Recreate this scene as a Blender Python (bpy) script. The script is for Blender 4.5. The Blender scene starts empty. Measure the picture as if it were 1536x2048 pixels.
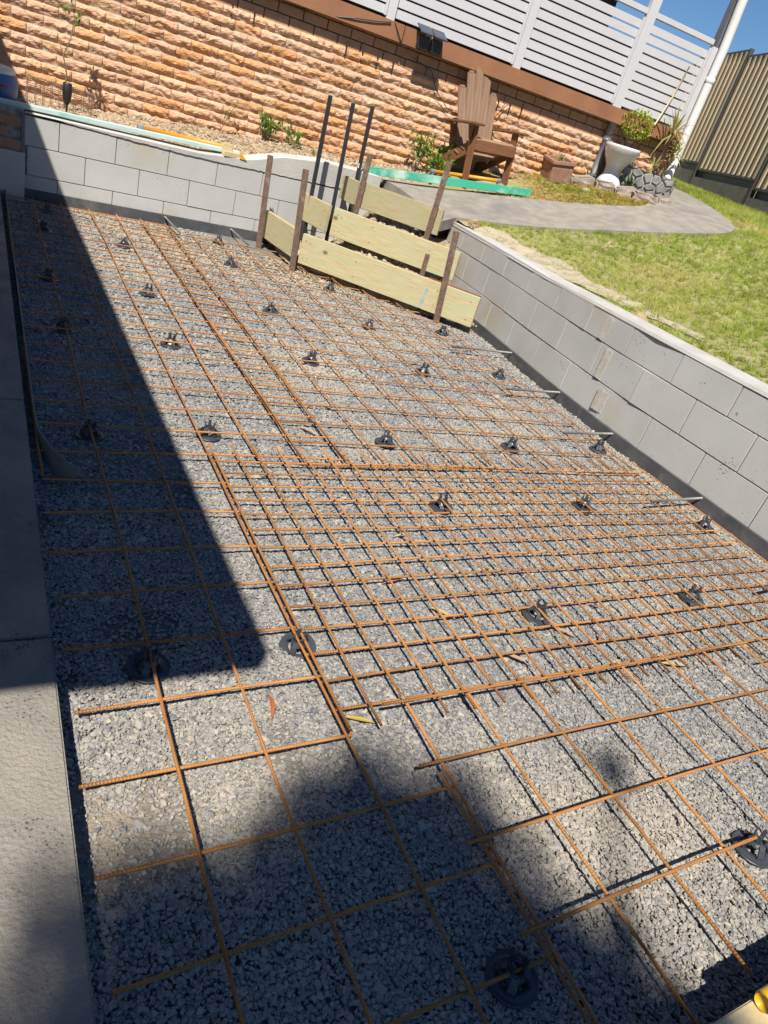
import bpy, bmesh, math, random
import numpy as np
from mathutils import Vector, Matrix, Euler
R = random.Random(7)
NR = np.random.RandomState(11)
S = bpy.context.scene
COL = S.collection

# ---------------------------------------------------------------- camera
CAM = np.array([-0.366, -1.169, 1.306])
def _rot(w):
    th = np.linalg.norm(w); k = w/th
    K = np.array([[0, -k[2], k[1]], [k[2], 0, -k[0]], [-k[1], k[0], 0]])
    return np.eye(3)+np.sin(th)*K+(1-np.cos(th))*K@K
RC = _rot(np.array([2.101, -0.311, 0.559]))
cd = bpy.data.cameras.new('camera'); cam = bpy.data.objects.new('camera', cd); COL.objects.link(cam)
cd.sensor_fit = 'HORIZONTAL'; cd.sensor_width = 36; cd.lens = 36*1395.3/1536
cd.clip_start = 0.02; cd.clip_end = 500
M = Matrix(((RC[0][0], -RC[1][0], -RC[2][0], CAM[0]), (RC[0][1], -RC[1][1], -RC[2][1], CAM[1]),
            (RC[0][2], -RC[1][2], -RC[2][2], CAM[2]), (0, 0, 0, 1)))
cam.matrix_world = M
S.camera = cam
# ---------------------------------------------------------------- world, sun, exposure
LX, LY = .43, .57
LD = Vector((LX, LY, -1.0)).normalized()          # direction the sunlight travels
w = bpy.data.worlds.new('World'); S.world = w; w.use_nodes = True
nt = w.node_tree; bg = nt.nodes['Background']
sky = nt.nodes.new('ShaderNodeTexSky'); sky.sky_type = 'NISHITA'; sky.sun_disc = False
sky.sun_elevation = math.asin(-LD.z); sky.sun_rotation = math.atan2(-LD.x, -LD.y)
sky.air_density = 1.1; sky.dust_density = 0.0; sky.ozone_density = 2.0
hs = nt.nodes.new('ShaderNodeHueSaturation'); hs.inputs['Saturation'].default_value = 1.15; nt.links.new(sky.outputs[0], hs.inputs['Color'])
tn = nt.nodes.new('ShaderNodeMix'); tn.data_type = 'RGBA'; tn.blend_type = 'MULTIPLY'; tn.inputs[0].default_value = 1; tn.inputs[7].default_value = (.74, .92, 1.16, 1)
nt.links.new(hs.outputs[0], tn.inputs[6]); nt.links.new(tn.outputs[2], bg.inputs[0]); bg.inputs[1].default_value = 0.049
sl = bpy.data.lights.new('sun', 'SUN'); sl.energy = 5.0; sl.angle = math.radians(0.53); sl.color = (1.0, 0.94, 0.85)
so = bpy.data.objects.new('sun', sl); COL.objects.link(so)
so.rotation_euler = LD.to_track_quat('-Z', 'Y').to_euler(); so.location = (-4, -7, 12)
S.view_settings.view_transform = 'Standard'; S.view_settings.look = 'None'
S.view_settings.exposure = 0.66; S.view_settings.gamma = 1.0

# ---------------------------------------------------------------- helpers
def tag(o, label=None, cat=None, group=None, kind=None):
    if label: o['label'] = label
    if cat: o['category'] = cat
    if group: o['group'] = group
    if kind: o['kind'] = kind
    return o
def thing(name, loc, label, cat, group=None, rz=0.0):
    o = bpy.data.objects.new(name, None); COL.objects.link(o); o.location = loc; o.rotation_euler = (0, 0, rz)
    o.empty_display_size = 0.1
    return tag(o, label, cat, group)
class MB:
    def __init__(s): s.v = []; s.f = []; s.uv = []; s.c = []; s.hasuv = False; s.cur = (1, 1, 1, 1); s.n = 0
    def add(s, vs, fs, uvs=None):
        b = s.n; s.v += [tuple(p) for p in vs]; s.n += len(vs); s.c += [s.cur]*len(vs)
        s.f += [tuple(b+i for i in f) for f in fs]
        if uvs is not None: s.hasuv = True; s.uv += uvs
        else: s.uv += [(p[0], p[1]) for p in vs]
        return s
    def box(s, c, h, rot=None, bev=0.0):
        vs = []
        if bev <= 0:
            for z in (-1, 1):
                for y in (-1, 1):
                    for x in (-1, 1): vs.append(Vector((x*h[0], y*h[1], z*h[2])))
            fs = [(0, 2, 3, 1), (4, 5, 7, 6), (0, 1, 5, 4), (2, 6, 7, 3), (0, 4, 6, 2), (1, 3, 7, 5)]
        else:
            bm = bmesh.new(); bmesh.ops.create_cube(bm, size=2)
            for v in bm.verts: v.co = Vector((v.co.x*h[0], v.co.y*h[1], v.co.z*h[2]))
            bmesh.ops.bevel(bm, geom=bm.edges[:], offset=min(bev, .49*min(h)*2), segments=2, affect='EDGES')
            bm.verts.index_update(); vs = [v.co.copy() for v in bm.verts]; fs = [tuple(v.index for v in f.verts) for f in bm.faces]; bm.free()
        c = Vector(c)
        uv = [(v.x+c.x, v.z+c.z) for v in vs]
        if rot is not None: vs = [rot @ v for v in vs]
        return s.add([v+c for v in vs], fs, uv)
    def beam(s, a, b, w, t, up=(0, 0, 1), bev=0.0):
        a = Vector(a); b = Vector(b); d = b-a; L = d.length; x = d.normalized(); z = Vector(up)
        y = z.cross(x)
        if y.length < 1e-4: y = Vector((0, 1, 0)).cross(x)
        y.normalize(); z = x.cross(y)
        rot = Matrix((x, y, z)).transposed()
        n0 = s.n
        s.box((a+b)/2, (L/2, w/2, t/2), rot, bev)
        inv = rot.transposed(); m = (a+b)/2
        for i in range(n0, s.n):
            q = inv @ (Vector(s.v[i])-m); s.uv[i] = (q.x, q.z+q.y)
        s.hasuv = True
        return s
    def tube(s, pts, r, n=8, cap=True):
        pts = [Vector(p) for p in pts]; rs = r if hasattr(r, '__len__') else [r]*len(pts)
        vs = []; uv = []; L = 0; ref = None
        for i, p in enumerate(pts):
            if i: L += (p-pts[i-1]).length
            d = (pts[min(i+1, len(pts)-1)]-pts[max(i-1, 0)]).normalized()
            if ref is None: ref = Vector((0, 0, 1)) if abs(d.z) < .9 else Vector((1, 0, 0))
            a = d.cross(ref).normalized(); b = a.cross(d)
            ref = b
            for k in range(n):
                t = 2*math.pi*k/n; vs.append(p+(a*math.cos(t)+b*math.sin(t))*rs[i]); uv.append((L, k/n))
        fs = []
        for i in range(len(pts)-1):
            for k in range(n):
                k2 = (k+1) % n; fs.append((i*n+k, i*n+k2, (i+1)*n+k2, (i+1)*n+k))
        if cap: fs.append(tuple(range(n))); fs.append(tuple((len(pts)-1)*n+k for k in range(n))[::-1])
        return s.add(vs, fs, uv)
    def lathe(s, prof, c=(0, 0, 0), n=20, rot=None):
        vs = []; fs = []; uv = []
        for i, (r, z) in enumerate(prof):
            for k in range(n):
                t = 2*math.pi*k/n; v = Vector((r*math.cos(t), r*math.sin(t), z)); vs.append(v); uv.append((k/n, z))
        for i in range(len(prof)-1):
            for k in range(n):
                k2 = (k+1) % n; fs.append((i*n+k, i*n+k2, (i+1)*n+k2, (i+1)*n+k))
        if rot is not None: vs = [rot @ v for v in vs]
        c = Vector(c)
        return s.add([v+c for v in vs], fs, uv)
    def build(s, name, mat, parent=None, smooth=False, color=False, loc=None):
        me = bpy.data.meshes.new(name); me.from_pydata(s.v, [], s.f)
        if s.hasuv:
            ul = me.uv_layers.new(name='UVMap'); idx = np.empty(len(me.loops), int); me.loops.foreach_get('vertex_index', idx)
            ul.data.foreach_set('uv', np.array(s.uv, dtype=np.float32)[idx].ravel())
        if color:
            ca = me.color_attributes.new('Col', 'FLOAT_COLOR', 'POINT'); ca.data.foreach_set('color', np.array(s.c, dtype=np.float32).ravel())
        if smooth: me.polygons.foreach_set('use_smooth', [True]*len(me.polygons))
        me.materials.append(mat); me.update()
        o = bpy.data.objects.new(name, me); COL.objects.link(o)
        if parent is not None: o.parent = parent
        if loc is not None: o.location = loc
        return o
def copy_tree(o, parent=None):
    c = o.copy(); COL.objects.link(c)
    if parent is not None: c.parent = parent
    for ch in list(o.children): copy_tree(ch, c)
    return c
# value noise in python
_P = NR.rand(64, 64)
def vn(x, y):
    x = np.asarray(x, float); y = np.asarray(y, float)
    xi = np.floor(x).astype(int); yi = np.floor(y).astype(int); fx = x-xi; fy = y-yi
    fx = fx*fx*(3-2*fx); fy = fy*fy*(3-2*fy)
    g = lambda a, b: _P[a % 64, b % 64]
    return (g(xi, yi)*(1-fx)+g(xi+1, yi)*fx)*(1-fy)+(g(xi, yi+1)*(1-fx)+g(xi+1, yi+1)*fx)*fy
def fbm(x, y, o=3):
    s = 0; a = .5
    for i in range(o): s = s+a*vn(x*2**i+17.3*i, y*2**i+5.1*i); a *= .5
    return s/(1-.5**o)

# ---------------------------------------------------------------- materials
def mat(name, c1, c2=None, scale=8.0, rough=0.8, bump=0.0, bscale=60.0, detail=6, c3=None, s3=1.0, t3=(.55, .7), spec=.3, stretch=None, coord='Object', metal=0.0, vcol=False, mixc=(.35, .65)):
    m = bpy.data.materials.new(name); m.use_nodes = True; nt = m.node_tree; N = nt.nodes; L = nt.links
    p = N['Principled BSDF']; p.inputs['Roughness'].default_value = rough; p.inputs['Metallic'].default_value = metal
    p.inputs['Specular IOR Level'].default_value = spec
    tc = N.new('ShaderNodeTexCoord'); mp = N.new('ShaderNodeMapping'); L.new(tc.outputs[coord], mp.inputs[0])
    if stretch: mp.inputs['Scale'].default_value = stretch
    def noise(sc, det=detail):
        n = N.new('ShaderNodeTexNoise'); n.inputs['Scale'].default_value = sc; n.inputs['Detail'].default_value = det; n.inputs['Roughness'].default_value = .6
        L.new(mp.outputs[0], n.inputs['Vector']); return n
    def ramp(src, a, b):
        r = N.new('ShaderNodeMapRange'); r.inputs[1].default_value = a; r.inputs[2].default_value = b; L.new(src, r.inputs[0]); return r.outputs[0]
    def mix(f, a, b, mode='MIX'):
        x = N.new('ShaderNodeMix'); x.data_type = 'RGBA'; x.blend_type = mode
        if hasattr(f, 'links'): L.new(f, x.inputs[0])
        else: x.inputs[0].default_value = f
        for i, v in ((6, a), (7, b)):
            if hasattr(v, 'links'): L.new(v, x.inputs[i])
            else: x.inputs[i].default_value = (*v, 1)
        return x.outputs[2]
    col = None
    if c2 is None: c2 = tuple(x*.8 for x in c1)
    n1 = noise(scale); col = mix(ramp(n1.outputs[0], *mixc), c1, c2)
    if c3: n3 = noise(s3, 4); col = mix(ramp(n3.outputs[0], *t3), col, c3)
    if vcol:
        a = N.new('ShaderNodeVertexColor'); a.layer_name = 'Col'; col = mix(1.0, col, a.outputs[0], 'MULTIPLY')
    L.new(col, p.inputs['Base Color'])
    if bump:
        nb = noise(bscale, 8); b = N.new('ShaderNodeBump'); b.inputs['Strength'].default_value = min(1, bump); b.inputs['Distance'].default_value = .01*max(1, bump)
        L.new(nb.outputs[0], b.inputs['Height']); L.new(b.outputs[0], p.inputs['Normal'])
    m['h'] = 1
    return m
def nodes(m): return m.node_tree.nodes, m.node_tree.links, m.node_tree.nodes['Principled BSDF']
def add_wave_bump(m, scale, coord='UV', strength=.6, dist=.003, bands='X', dvec=None):
    N, L, p = nodes(m)
    tc = N.new('ShaderNodeTexCoord'); wv = N.new('ShaderNodeTexWave'); wv.bands_direction = bands; wv.inputs['Scale'].default_value = scale
    L.new(tc.outputs[coord], wv.inputs['Vector']); b = N.new('ShaderNodeBump'); b.inputs['Strength'].default_value = strength; b.inputs['Distance'].default_value = dist
    L.new(wv.outputs['Fac'], b.inputs['Height'])
    old = p.inputs['Normal'].links
    if old: L.new(old[0].from_socket, b.inputs['Normal'])
    L.new(b.outputs[0], p.inputs['Normal'])

M_rust = mat('rust', (.56, .265, .08), (.36, .15, .048), 14, .88, .4, 400, c3=(.20, .085, .04), s3=4.0, t3=(.50, .72), spec=.2, coord='UV')
add_wave_bump(M_rust, 42, strength=.35, dist=.002)
def vary(m, lo=.72):      # each bar its own tone of rust
    N, L, p = nodes(m); oi = N.new('ShaderNodeObjectInfo'); mr = N.new('ShaderNodeMapRange'); mr.inputs[3].default_value = lo; mr.inputs[4].default_value = 1.08; L.new(oi.outputs['Random'], mr.inputs[0])
    src = p.inputs['Base Color'].links[0].from_socket; mx = N.new('ShaderNodeMix'); mx.data_type = 'RGBA'; mx.blend_type = 'MULTIPLY'; mx.inputs[0].default_value = 1; L.new(src, mx.inputs[6]); L.new(mr.outputs[0], mx.inputs[7]); L.new(mx.outputs[2], p.inputs['Base Color'])
vary(M_rust)
M_block = mat('block', (.49, .488, .47), (.42, .418, .40), 1.8, .95, .3, 220, c3=(.43, .40, .31), s3=1.6, t3=(.54, .72), spec=.2)
def pits(m, sc=55, thr=.16, dark=.45, dist=.004):
    N, L, p = nodes(m)
    tc = N.new('ShaderNodeTexCoord'); vo = N.new('ShaderNodeTexVoronoi'); vo.inputs['Scale'].default_value = sc; L.new(tc.outputs['Object'], vo.inputs['Vector'])
    ns = N.new('ShaderNodeTexNoise'); ns.inputs['Scale'].default_value = 9; L.new(tc.outputs['Object'], ns.inputs['Vector'])
    mr0 = N.new('ShaderNodeMapRange'); mr0.inputs[1].default_value = .5; mr0.inputs[2].default_value = .75; mr0.inputs[3].default_value = 0.02; mr0.inputs[4].default_value = thr*2; L.new(ns.outputs[0], mr0.inputs[0])
    lt = N.new('ShaderNodeMath'); lt.operation = 'LESS_THAN'; L.new(vo.outputs['Distance'], lt.inputs[0]); L.new(mr0.outputs[0], lt.inputs[1])
    src = p.inputs['Base Color'].links[0].from_socket
    mx = N.new('ShaderNodeMix'); mx.data_type = 'RGBA'; mx.blend_type = 'MULTIPLY'; L.new(lt.outputs[0], mx.inputs[0]); L.new(src, mx.inputs[6]); mx.inputs[7].default_value = (dark, dark, dark, 1)
    L.new(mx.outputs[2], p.inputs['Base Color'])
pits(M_block, 50, .14)
M_mortar = mat('mortar', (.50, .47, .41), (.40, .38, .33), 20, .95, .4, 90, spec=.1)
M_groove = mat('joint', (.40, .385, .35), (.20, .19, .17), 30, .95, .8, 90, spec=.1)
M_render = mat('render', (.50, .49, .45), (.42, .41, .385), 4.0, .93, .4, 60, spec=.2)
M_cap = mat('cap', (.46, .45, .42), (.38, .37, .345), 6.0, .93, .4, 120, spec=.2)
M_strip = mat('black_strip', (.055, .057, .062), (.085, .085, .088), 7, .7, .3, 30, c3=(.16, .155, .145), s3=6, t3=(.55, .8), spec=.4)
M_slab = mat('slab', (.285, .26, .215), (.19, .175, .155), 4.5, .94, .8, 110, c3=(.34, .31, .26), s3=1.8, spec=.25); pits(M_slab, 95, .20, .45)
M_path = mat('path', (.295, .270, .230), (.215, .198, .17), 7, .93, .5, 150, c3=(.19, .175, .155), s3=2.0, spec=.2)
add_wave_bump(M_path, 22, coord='Object', strength=.25, dist=.004, bands='DIAGONAL')
M_pine = mat('treated_pine', (.52, .45, .27), (.40, .32, .17), 5, .75, .3, 40, c3=(.36, .43, .26), s3=1.6, t3=(.48, .7), spec=.25, stretch=(1.2, 22, 1), coord='UV')
def knots(m):
    N, L, p = nodes(m); tc = N.new('ShaderNodeTexCoord'); mp = N.new('ShaderNodeMapping'); mp.inputs['Scale'].default_value = (.75, 1, 1); L.new(tc.outputs['UV'], mp.inputs[0])
    vo = N.new('ShaderNodeTexVoronoi'); vo.inputs['Scale'].default_value = 4.2; L.new(mp.outputs[0], vo.inputs['Vector'])
    mr = N.new('ShaderNodeMapRange'); mr.inputs[1].default_value = .10; mr.inputs[2].default_value = .04; L.new(vo.outputs['Distance'], mr.inputs[0])
    src = p.inputs['Base Color'].links[0].from_socket; mx = N.new('ShaderNodeMix'); mx.data_type = 'RGBA'; L.new(mr.outputs[0], mx.inputs[0]); L.new(src, mx.inputs[6]); mx.inputs[7].default_value = (.20, .11, .055, 1); L.new(mx.outputs[2], p.inputs['Base Color'])
knots(M_pine)
vary(M_pine, .82)
M_pine_end = mat('sawn_pine', (.60, .50, .30), (.50, .40, .22), 12, .8, .3, 60, spec=.2)
M_redtim = mat('red_timber', (.25, .10, .065), (.18, .07, .045), 6, .8, .3, 40, spec=.2)
M_stake = mat('rusty_stake', (.20, .125, .085), (.11, .07, .052), 25, .75, .6, 90, c3=(.30, .25, .21), s3=6, t3=(.55, .7), spec=.4, metal=.2)
M_blk = mat('black_steel', (.016, .016, .018), (.022, .022, .024), 8, .45, .1, 50, spec=.5)
M_white = mat('white_powdercoat', (.53, .525, .54), (.50, .495, .51), 2, .45, .0, spec=.4)
M_wpipe = mat('white_pipe', (.66, .66, .65), (.60, .60, .58), 3, .4, .1, 30, spec=.4)
M_beam = mat('brown_beam', (.30, .145, .075), (.25, .115, .06), 3, .6, .2, 30, c3=(.20, .09, .055), s3=1.1, t3=(.5, .8), spec=.3)
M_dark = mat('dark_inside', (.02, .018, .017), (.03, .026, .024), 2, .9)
M_brick = mat('rock_brick', (1.0, .98, .96), (.84, .72, .60), 28, .93, .9, 110, spec=.15, vcol=True)
M_smooth = mat('smooth_brick', (.40, .25, .16), (.32, .19, .12), 12, .9, .3, 80, spec=.2)
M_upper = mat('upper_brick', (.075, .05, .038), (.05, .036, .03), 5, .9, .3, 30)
M_chair = mat('weathered_timber', (.30, .19, .12), (.20, .12, .075), 4, .8, .35, 40, c3=(.36, .28, .22), s3=2, t3=(.5, .75), spec=.25, stretch=(1.2, 18, 1), coord='UV')
M_frame = mat('oiled_timber', (.24, .105, .05), (.16, .07, .035), 5, .6, .25, 40, spec=.35, stretch=(1.2, 14, 1), coord='UV')
M_plastic = mat('black_plastic', (.035, .041, .05), (.05, .056, .068), 10, .35, .1, 60, spec=.5)
M_ceramic = mat('white_ceramic', (.66, .66, .65), (.62, .62, .61), 3, .18, spec=.5)
M_green = mat('green_screed', (.05, .42, .27), (.06, .36, .24), 6, .5, .2, 30, c3=(.45, .60, .53), s3=4.5, t3=(.5, .7), spec=.4)
M_palegreen = mat('faded_green', (.42, .58, .55), (.50, .62, .60), 6, .55, .2, 30, c3=(.12, .48, .36), s3=2.2, t3=(.55, .7), spec=.4)
M_orange = mat('orange_tube', (.75, .28, .02), (.68, .25, .02), 6, .4, .1, 30, c3=(.6, .33, .12), s3=5, spec=.45)
M_clamp = mat('grey_clamp', (.17, .18, .19), (.28, .29, .30), 15, .45, .2, 30, spec=.5, metal=.3)
M_steel = mat('dull_steel', (.18, .175, .17), (.26, .25, .24), 20, .5, .3, 60, spec=.5, metal=.4)
M_fence = mat('khaki_fence', (.44, .34, .21), (.39, .30, .185), 3, .5, .05, 30, spec=.4)
M_fencepost = mat('fence_post', (.055, .05, .042), (.07, .062, .052), 4, .5, spec=.4)
M_plinth = mat('plinth', (.20, .185, .155), (.15, .14, .115), 4, .92, .4, 60, spec=.2)
M_stone = mat('grey_stone', (.24, .235, .225), (.17, .165, .16), 9, .85, .5, 60, spec=.25, vcol=True)
M_stmortar = mat('pale_mortar', (.45, .43, .38), (.36, .34, .30), 12, .95, .5, 60)
M_terra = mat('terracotta', (.36, .20, .13), (.28, .16, .11), 8, .9, .4, 60, c3=(.42, .34, .28), s3=5)
M_sand = mat('sandy_soil', (.42, .31, .18), (.32, .23, .13), 9, .97, 1.0, 60, c3=(.50, .40, .27), s3=3, spec=.1)
M_sandpale = mat('dry_sand', (.46, .40, .30), (.34, .29, .20), 14, .97, 1.0, 60, spec=.1)
M_loose = mat('clod_soil', (.36, .29, .20), (.24, .19, .13), 25, .97, 1.5, 60, spec=.1)
M_garden = mat('garden_soil', (.30, .25, .18), (.22, .18, .12), 9, .97, .8, 60, spec=.1)
M_blue = mat('blue_plastic', (.04, .12, .30), (.05, .13, .32), 4, .4, spec=.5)
M_red = mat('red_sticker', (.6, .03, .03), None, 4, .5)
M_yellow = mat('yellow_plastic', (.62, .36, .02), (.58, .33, .02), 4, .4, spec=.5)
M_edge = mat('fibre_strip', (.26, .235, .20), (.19, .17, .15), 6, .9, .3, 40)
M_solar = mat('solar_glass', (.02, .03, .05), (.03, .04, .06), 4, .15, spec=.6)
M_cream = mat('cream_bracket', (.55, .42, .26), None, 6, .6)
M_label = mat('white_label', (.75, .75, .75), None, 6, .5)
M_grey = mat('grey_pipe', (.15, .16, .18), (.12, .13, .145), 4, .4, spec=.4)
M_roof = mat('roof_sheet', (.3, .3, .29), None, 4, .6)
M_bark = mat('bark', (.24, .19, .14), (.15, .115, .085), 12, .95, .8, 40, spec=.1)
M_wire = mat('rusty_wire', (.20, .15, .11), (.12, .09, .07), 20, .8, spec=.3)

def leafmat(name, c1, c2, rough=.5, transl=.35):
    m = bpy.data.materials.new(name); m.use_nodes = True; N, L, p = nodes(m)
    g = N.new('ShaderNodeNewGeometry'); mx = N.new('ShaderNodeMix'); mx.data_type = 'RGBA'
    L.new(g.outputs['Random Per Island'], mx.inputs[0]); mx.inputs[6].default_value = (*c1, 1); mx.inputs[7].default_value = (*c2, 1)
    L.new(mx.outputs[2], p.inputs['Base Color']); p.inputs['Roughness'].default_value = rough; p.inputs['Specular IOR Level'].default_value = .35
    tr = N.new('ShaderNodeBsdfTranslucent'); L.new(mx.outputs[2], tr.inputs[0]); ms = N.new('ShaderNodeMixShader'); ms.inputs[0].default_value = transl
    L.new(p.outputs[0], ms.inputs[1]); L.new(tr.outputs[0], ms.inputs[2]); L.new(ms.outputs[0], N['Material Output'].inputs[0])
    return m
M_leaf = leafmat('green_leaf', (.09, .19, .03), (.20, .34, .05))
M_leafy = leafmat('yellow_green_leaf', (.22, .30, .03), (.42, .44, .06))
M_leafd = leafmat('deep_green_leaf', (.04, .09, .02), (.09, .16, .035))
M_strap = leafmat('strap_leaf', (.22, .24, .05), (.55, .48, .22))
M_tree = leafmat('tree_leaf', (.05, .10, .03), (.08, .13, .03))

def instmat(name, cols, rough=.9, dustc=None, transl=0.0, attr='rnd', spec=.25):
    """colour read from per-instance attributes"""
    m = bpy.data.materials.new(name); m.use_nodes = True; N, L, p = nodes(m)
    a = N.new('ShaderNodeAttribute'); a.attribute_type = 'INSTANCER'; a.attribute_name = attr
    cr = N.new('ShaderNodeValToRGB'); e = cr.color_ramp.elements
    while len(e) < len(cols): e.new(.5)
    for i, c in enumerate(cols): e[i].position = i/(len(cols)-1); e[i].color = (*c, 1)
    L.new(a.outputs['Fac'], cr.inputs[0]); col = cr.outputs[0]
    if dustc:
        d = N.new('ShaderNodeAttribute'); d.attribute_type = 'INSTANCER'; d.attribute_name = 'dust'
        mx = N.new('ShaderNodeMix'); mx.data_type = 'RGBA'; L.new(d.outputs['Fac'], mx.inputs[0]); L.new(col, mx.inputs[6]); mx.inputs[7].default_value = (*dustc, 1); col = mx.outputs[2]
    L.new(col, p.inputs['Base Color']); p.inputs['Roughness'].default_value = rough; p.inputs['Specular IOR Level'].default_value = spec
    if transl:
        tr = N.new('ShaderNodeBsdfTranslucent'); L.new(col, tr.inputs[0]); ms = N.new('ShaderNodeMixShader'); ms.inputs[0].default_value = transl
        L.new(p.outputs[0], ms.inputs[1]); L.new(tr.outputs[0], ms.inputs[2]); L.new(ms.outputs[0], N['Material Output'].inputs[0])
    return m

# ---------------------------------------------------------------- scattering (uncountable stuff only)
def scatter(name, P, rot, scl, rnd, dust, build_inst, material, label=None):
    """points mesh + geometry nodes instancing of a small piece built inside the node tree"""
    me = bpy.data.meshes.new(name); me.from_pydata([tuple(p) for p in P], [], [])
    for nm, t, d in (('rot', 'FLOAT_VECTOR', rot), ('scl', 'FLOAT_VECTOR', scl), ('rnd', 'FLOAT', rnd), ('dust', 'FLOAT', dust)):
        a = me.attributes.new(nm, t, 'POINT'); a.data.foreach_set('vector' if t == 'FLOAT_VECTOR' else 'value', np.asarray(d, dtype=np.float32).ravel())
    o = bpy.data.objects.new(name, me); COL.objects.link(o); me.materials.append(material)
    ng = bpy.data.node_groups.new(name+'_nodes', 'GeometryNodeTree')
    ng.interface.new_socket('Geometry', in_out='INPUT', socket_type='NodeSocketGeometry'); ng.interface.new_socket('Geometry', in_out='OUTPUT', socket_type='NodeSocketGeometry')
    N = ng.nodes; L = ng.links; gi = N.new('NodeGroupInput'); go = N.new('NodeGroupOutput')
    join = N.new('GeometryNodeJoinGeometry')
    for g in build_inst(N, L)[::-1]:
        ti = N.new('GeometryNodeGeometryToInstance'); L.new(g, ti.inputs[0]); L.new(ti.outputs[0], join.inputs[0])
    iop = N.new('GeometryNodeInstanceOnPoints'); L.new(gi.outputs[0], iop.inputs['Points']); L.new(join.outputs[0], iop.inputs['Instance'])
    iop.inputs['Pick Instance'].default_value = True
    ri = N.new('FunctionNodeRandomValue'); ri.data_type = 'INT'; ri.inputs[4].default_value = 0; ri.inputs[5].default_value = 50
    L.new(ri.outputs[2], iop.inputs['Instance Index'])
    for nm, sk in (('rot', 'Rotation'), ('scl', 'Scale')):
        a = N.new('GeometryNodeInputNamedAttribute'); a.data_type = 'FLOAT_VECTOR'; a.inputs[0].default_value = nm
        if sk == 'Rotation':
            e = N.new('FunctionNodeEulerToRotation'); L.new(a.outputs[0], e.inputs[0]); L.new(e.outputs[0], iop.inputs[sk])
        else: L.new(a.outputs[0], iop.inputs[sk])
    sm = N.new('GeometryNodeSetMaterial'); sm.inputs['Material'].default_value = material
    L.new(iop.outputs[0], sm.inputs[0]); L.new(sm.outputs[0], go.inputs[0])
    md = o.modifiers.new('scatter', 'NODES'); md.node_group = ng
    o['kind'] = 'stuff'
    if label: o['label'] = label
    return o
def stones(k=5, ang=.35, sub=2, flat=.6):
    def f(N, L):
        out = []
        for i in range(k):
            ic = N.new('GeometryNodeMeshIcoSphere'); ic.inputs['Radius'].default_value = .5; ic.inputs['Subdivisions'].default_value = sub
            tr = N.new('GeometryNodeTransform'); tr.inputs['Scale'].default_value = (1, .75+.05*i, flat); L.new(ic.outputs[0], tr.inputs[0])
            sp = N.new('GeometryNodeSetPosition'); nz = N.new('ShaderNodeTexNoise'); nz.noise_dimensions = '4D'; nz.inputs['W'].default_value = i*3.7; nz.inputs['Scale'].default_value = 1.7; nz.inputs['Detail'].default_value = 1
            sub_ = N.new('ShaderNodeVectorMath'); sub_.operation = 'SUBTRACT'; sub_.inputs[1].default_value = (.5, .5, .5); L.new(nz.outputs['Color'], sub_.inputs[0])
            sc = N.new('ShaderNodeVectorMath'); sc.operation = 'SCALE'; sc.inputs['Scale'].default_value = ang*2.2; L.new(sub_.outputs[0], sc.inputs[0])
            L.new(tr.outputs[0], sp.inputs[0]); L.new(sc.outputs[0], sp.inputs['Offset']); out.append(sp.outputs[0])
        return out
    return f
def blades(nb=7, h=1.0, wd=.06, spread=.35, k=3):
    """grass tuft meshes written as hidden-free curve-less strips inside the node tree"""
    def f(N, L):
        out = []
        rr = random.Random(5)
        for v in range(k):
            j = N.new('GeometryNodeJoinGeometry')
            for b in range(nb):
                co = N.new('GeometryNodeMeshCone'); co.inputs['Vertices'].default_value = 3; co.inputs['Radius Bottom'].default_value = wd; co.inputs['Radius Top'].default_value = 0.0
                hh = h*rr.uniform(.5, 1.0); co.inputs['Depth'].default_value = hh
                tr = N.new('GeometryNodeTransform'); a = rr.uniform(0, 6.28); t = rr.uniform(.1, 1.0)
                tr.inputs['Translation'].default_value = (math.cos(a)*spread*rr.random(), math.sin(a)*spread*rr.random(), 0)
                tr.inputs['Rotation'].default_value = (t*math.cos(a), t*math.sin(a), a); tr.inputs['Scale'].default_value = (1, .25, 1)
                L.new(co.outputs[0], tr.inputs[0]); L.new(tr.outputs[0], j.inputs[0])
            out.append(j.outputs[0])
        return out
    return f

# ---------------------------------------------------------------- terrain height
TP = np.array([(-1.5, 6.6, .5), (0.0, 6.55, .53), (1.386, 6.44, .66), (2.07, 6.37, .72), (2.7, 6.3, .76), (3.9, 6.17, .9), (4.64, 6.1, 1.02), (5.25, 6.03, 1.15), (5.9, 5.96, 1.27), (6.85, 5.8, 1.36),
 (0, 5.5, .54), (1.3, 5.6, .56), (2.4, 5.7, .70), (3.1, 5.75, .71), (3.1, 5.2, .69), (3.2, 4.4, .60), (3.35, 3.6, .555), (3.3, 2.4, .58), (3.3, 1, .6), (3.3, -1, .6), (3.3, -4, .6),
 (11, 9, 1.62), (9.95, 6.87, 1.52), (8.9, 4.75, 1.42), (7.8, 2.6, 1.3), (6.8, .5, 1.15), (5.5, -3, 1.0), (14, 14, 2.0), (8, 10, 1.6), (14, 4, 1.8), (4.7, 5, .9), (5.5, 4, 1.0)], float)
def _U(r2): return np.where(r2 > 0, r2*np.log(np.maximum(r2, 1e-12)), 0)
_n = len(TP); _A = np.zeros((_n+3, _n+3)); _A[:_n, :_n] = _U(((TP[:, None, :2]-TP[None, :, :2])**2).sum(-1))+np.eye(_n)*.02
_A[:_n, _n] = 1; _A[:_n, _n+1:] = TP[:, :2]; _A[_n:, :_n] = _A[:_n, _n:].T
_W = np.linalg.solve(_A, np.r_[TP[:, 2], 0, 0, 0])
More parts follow.
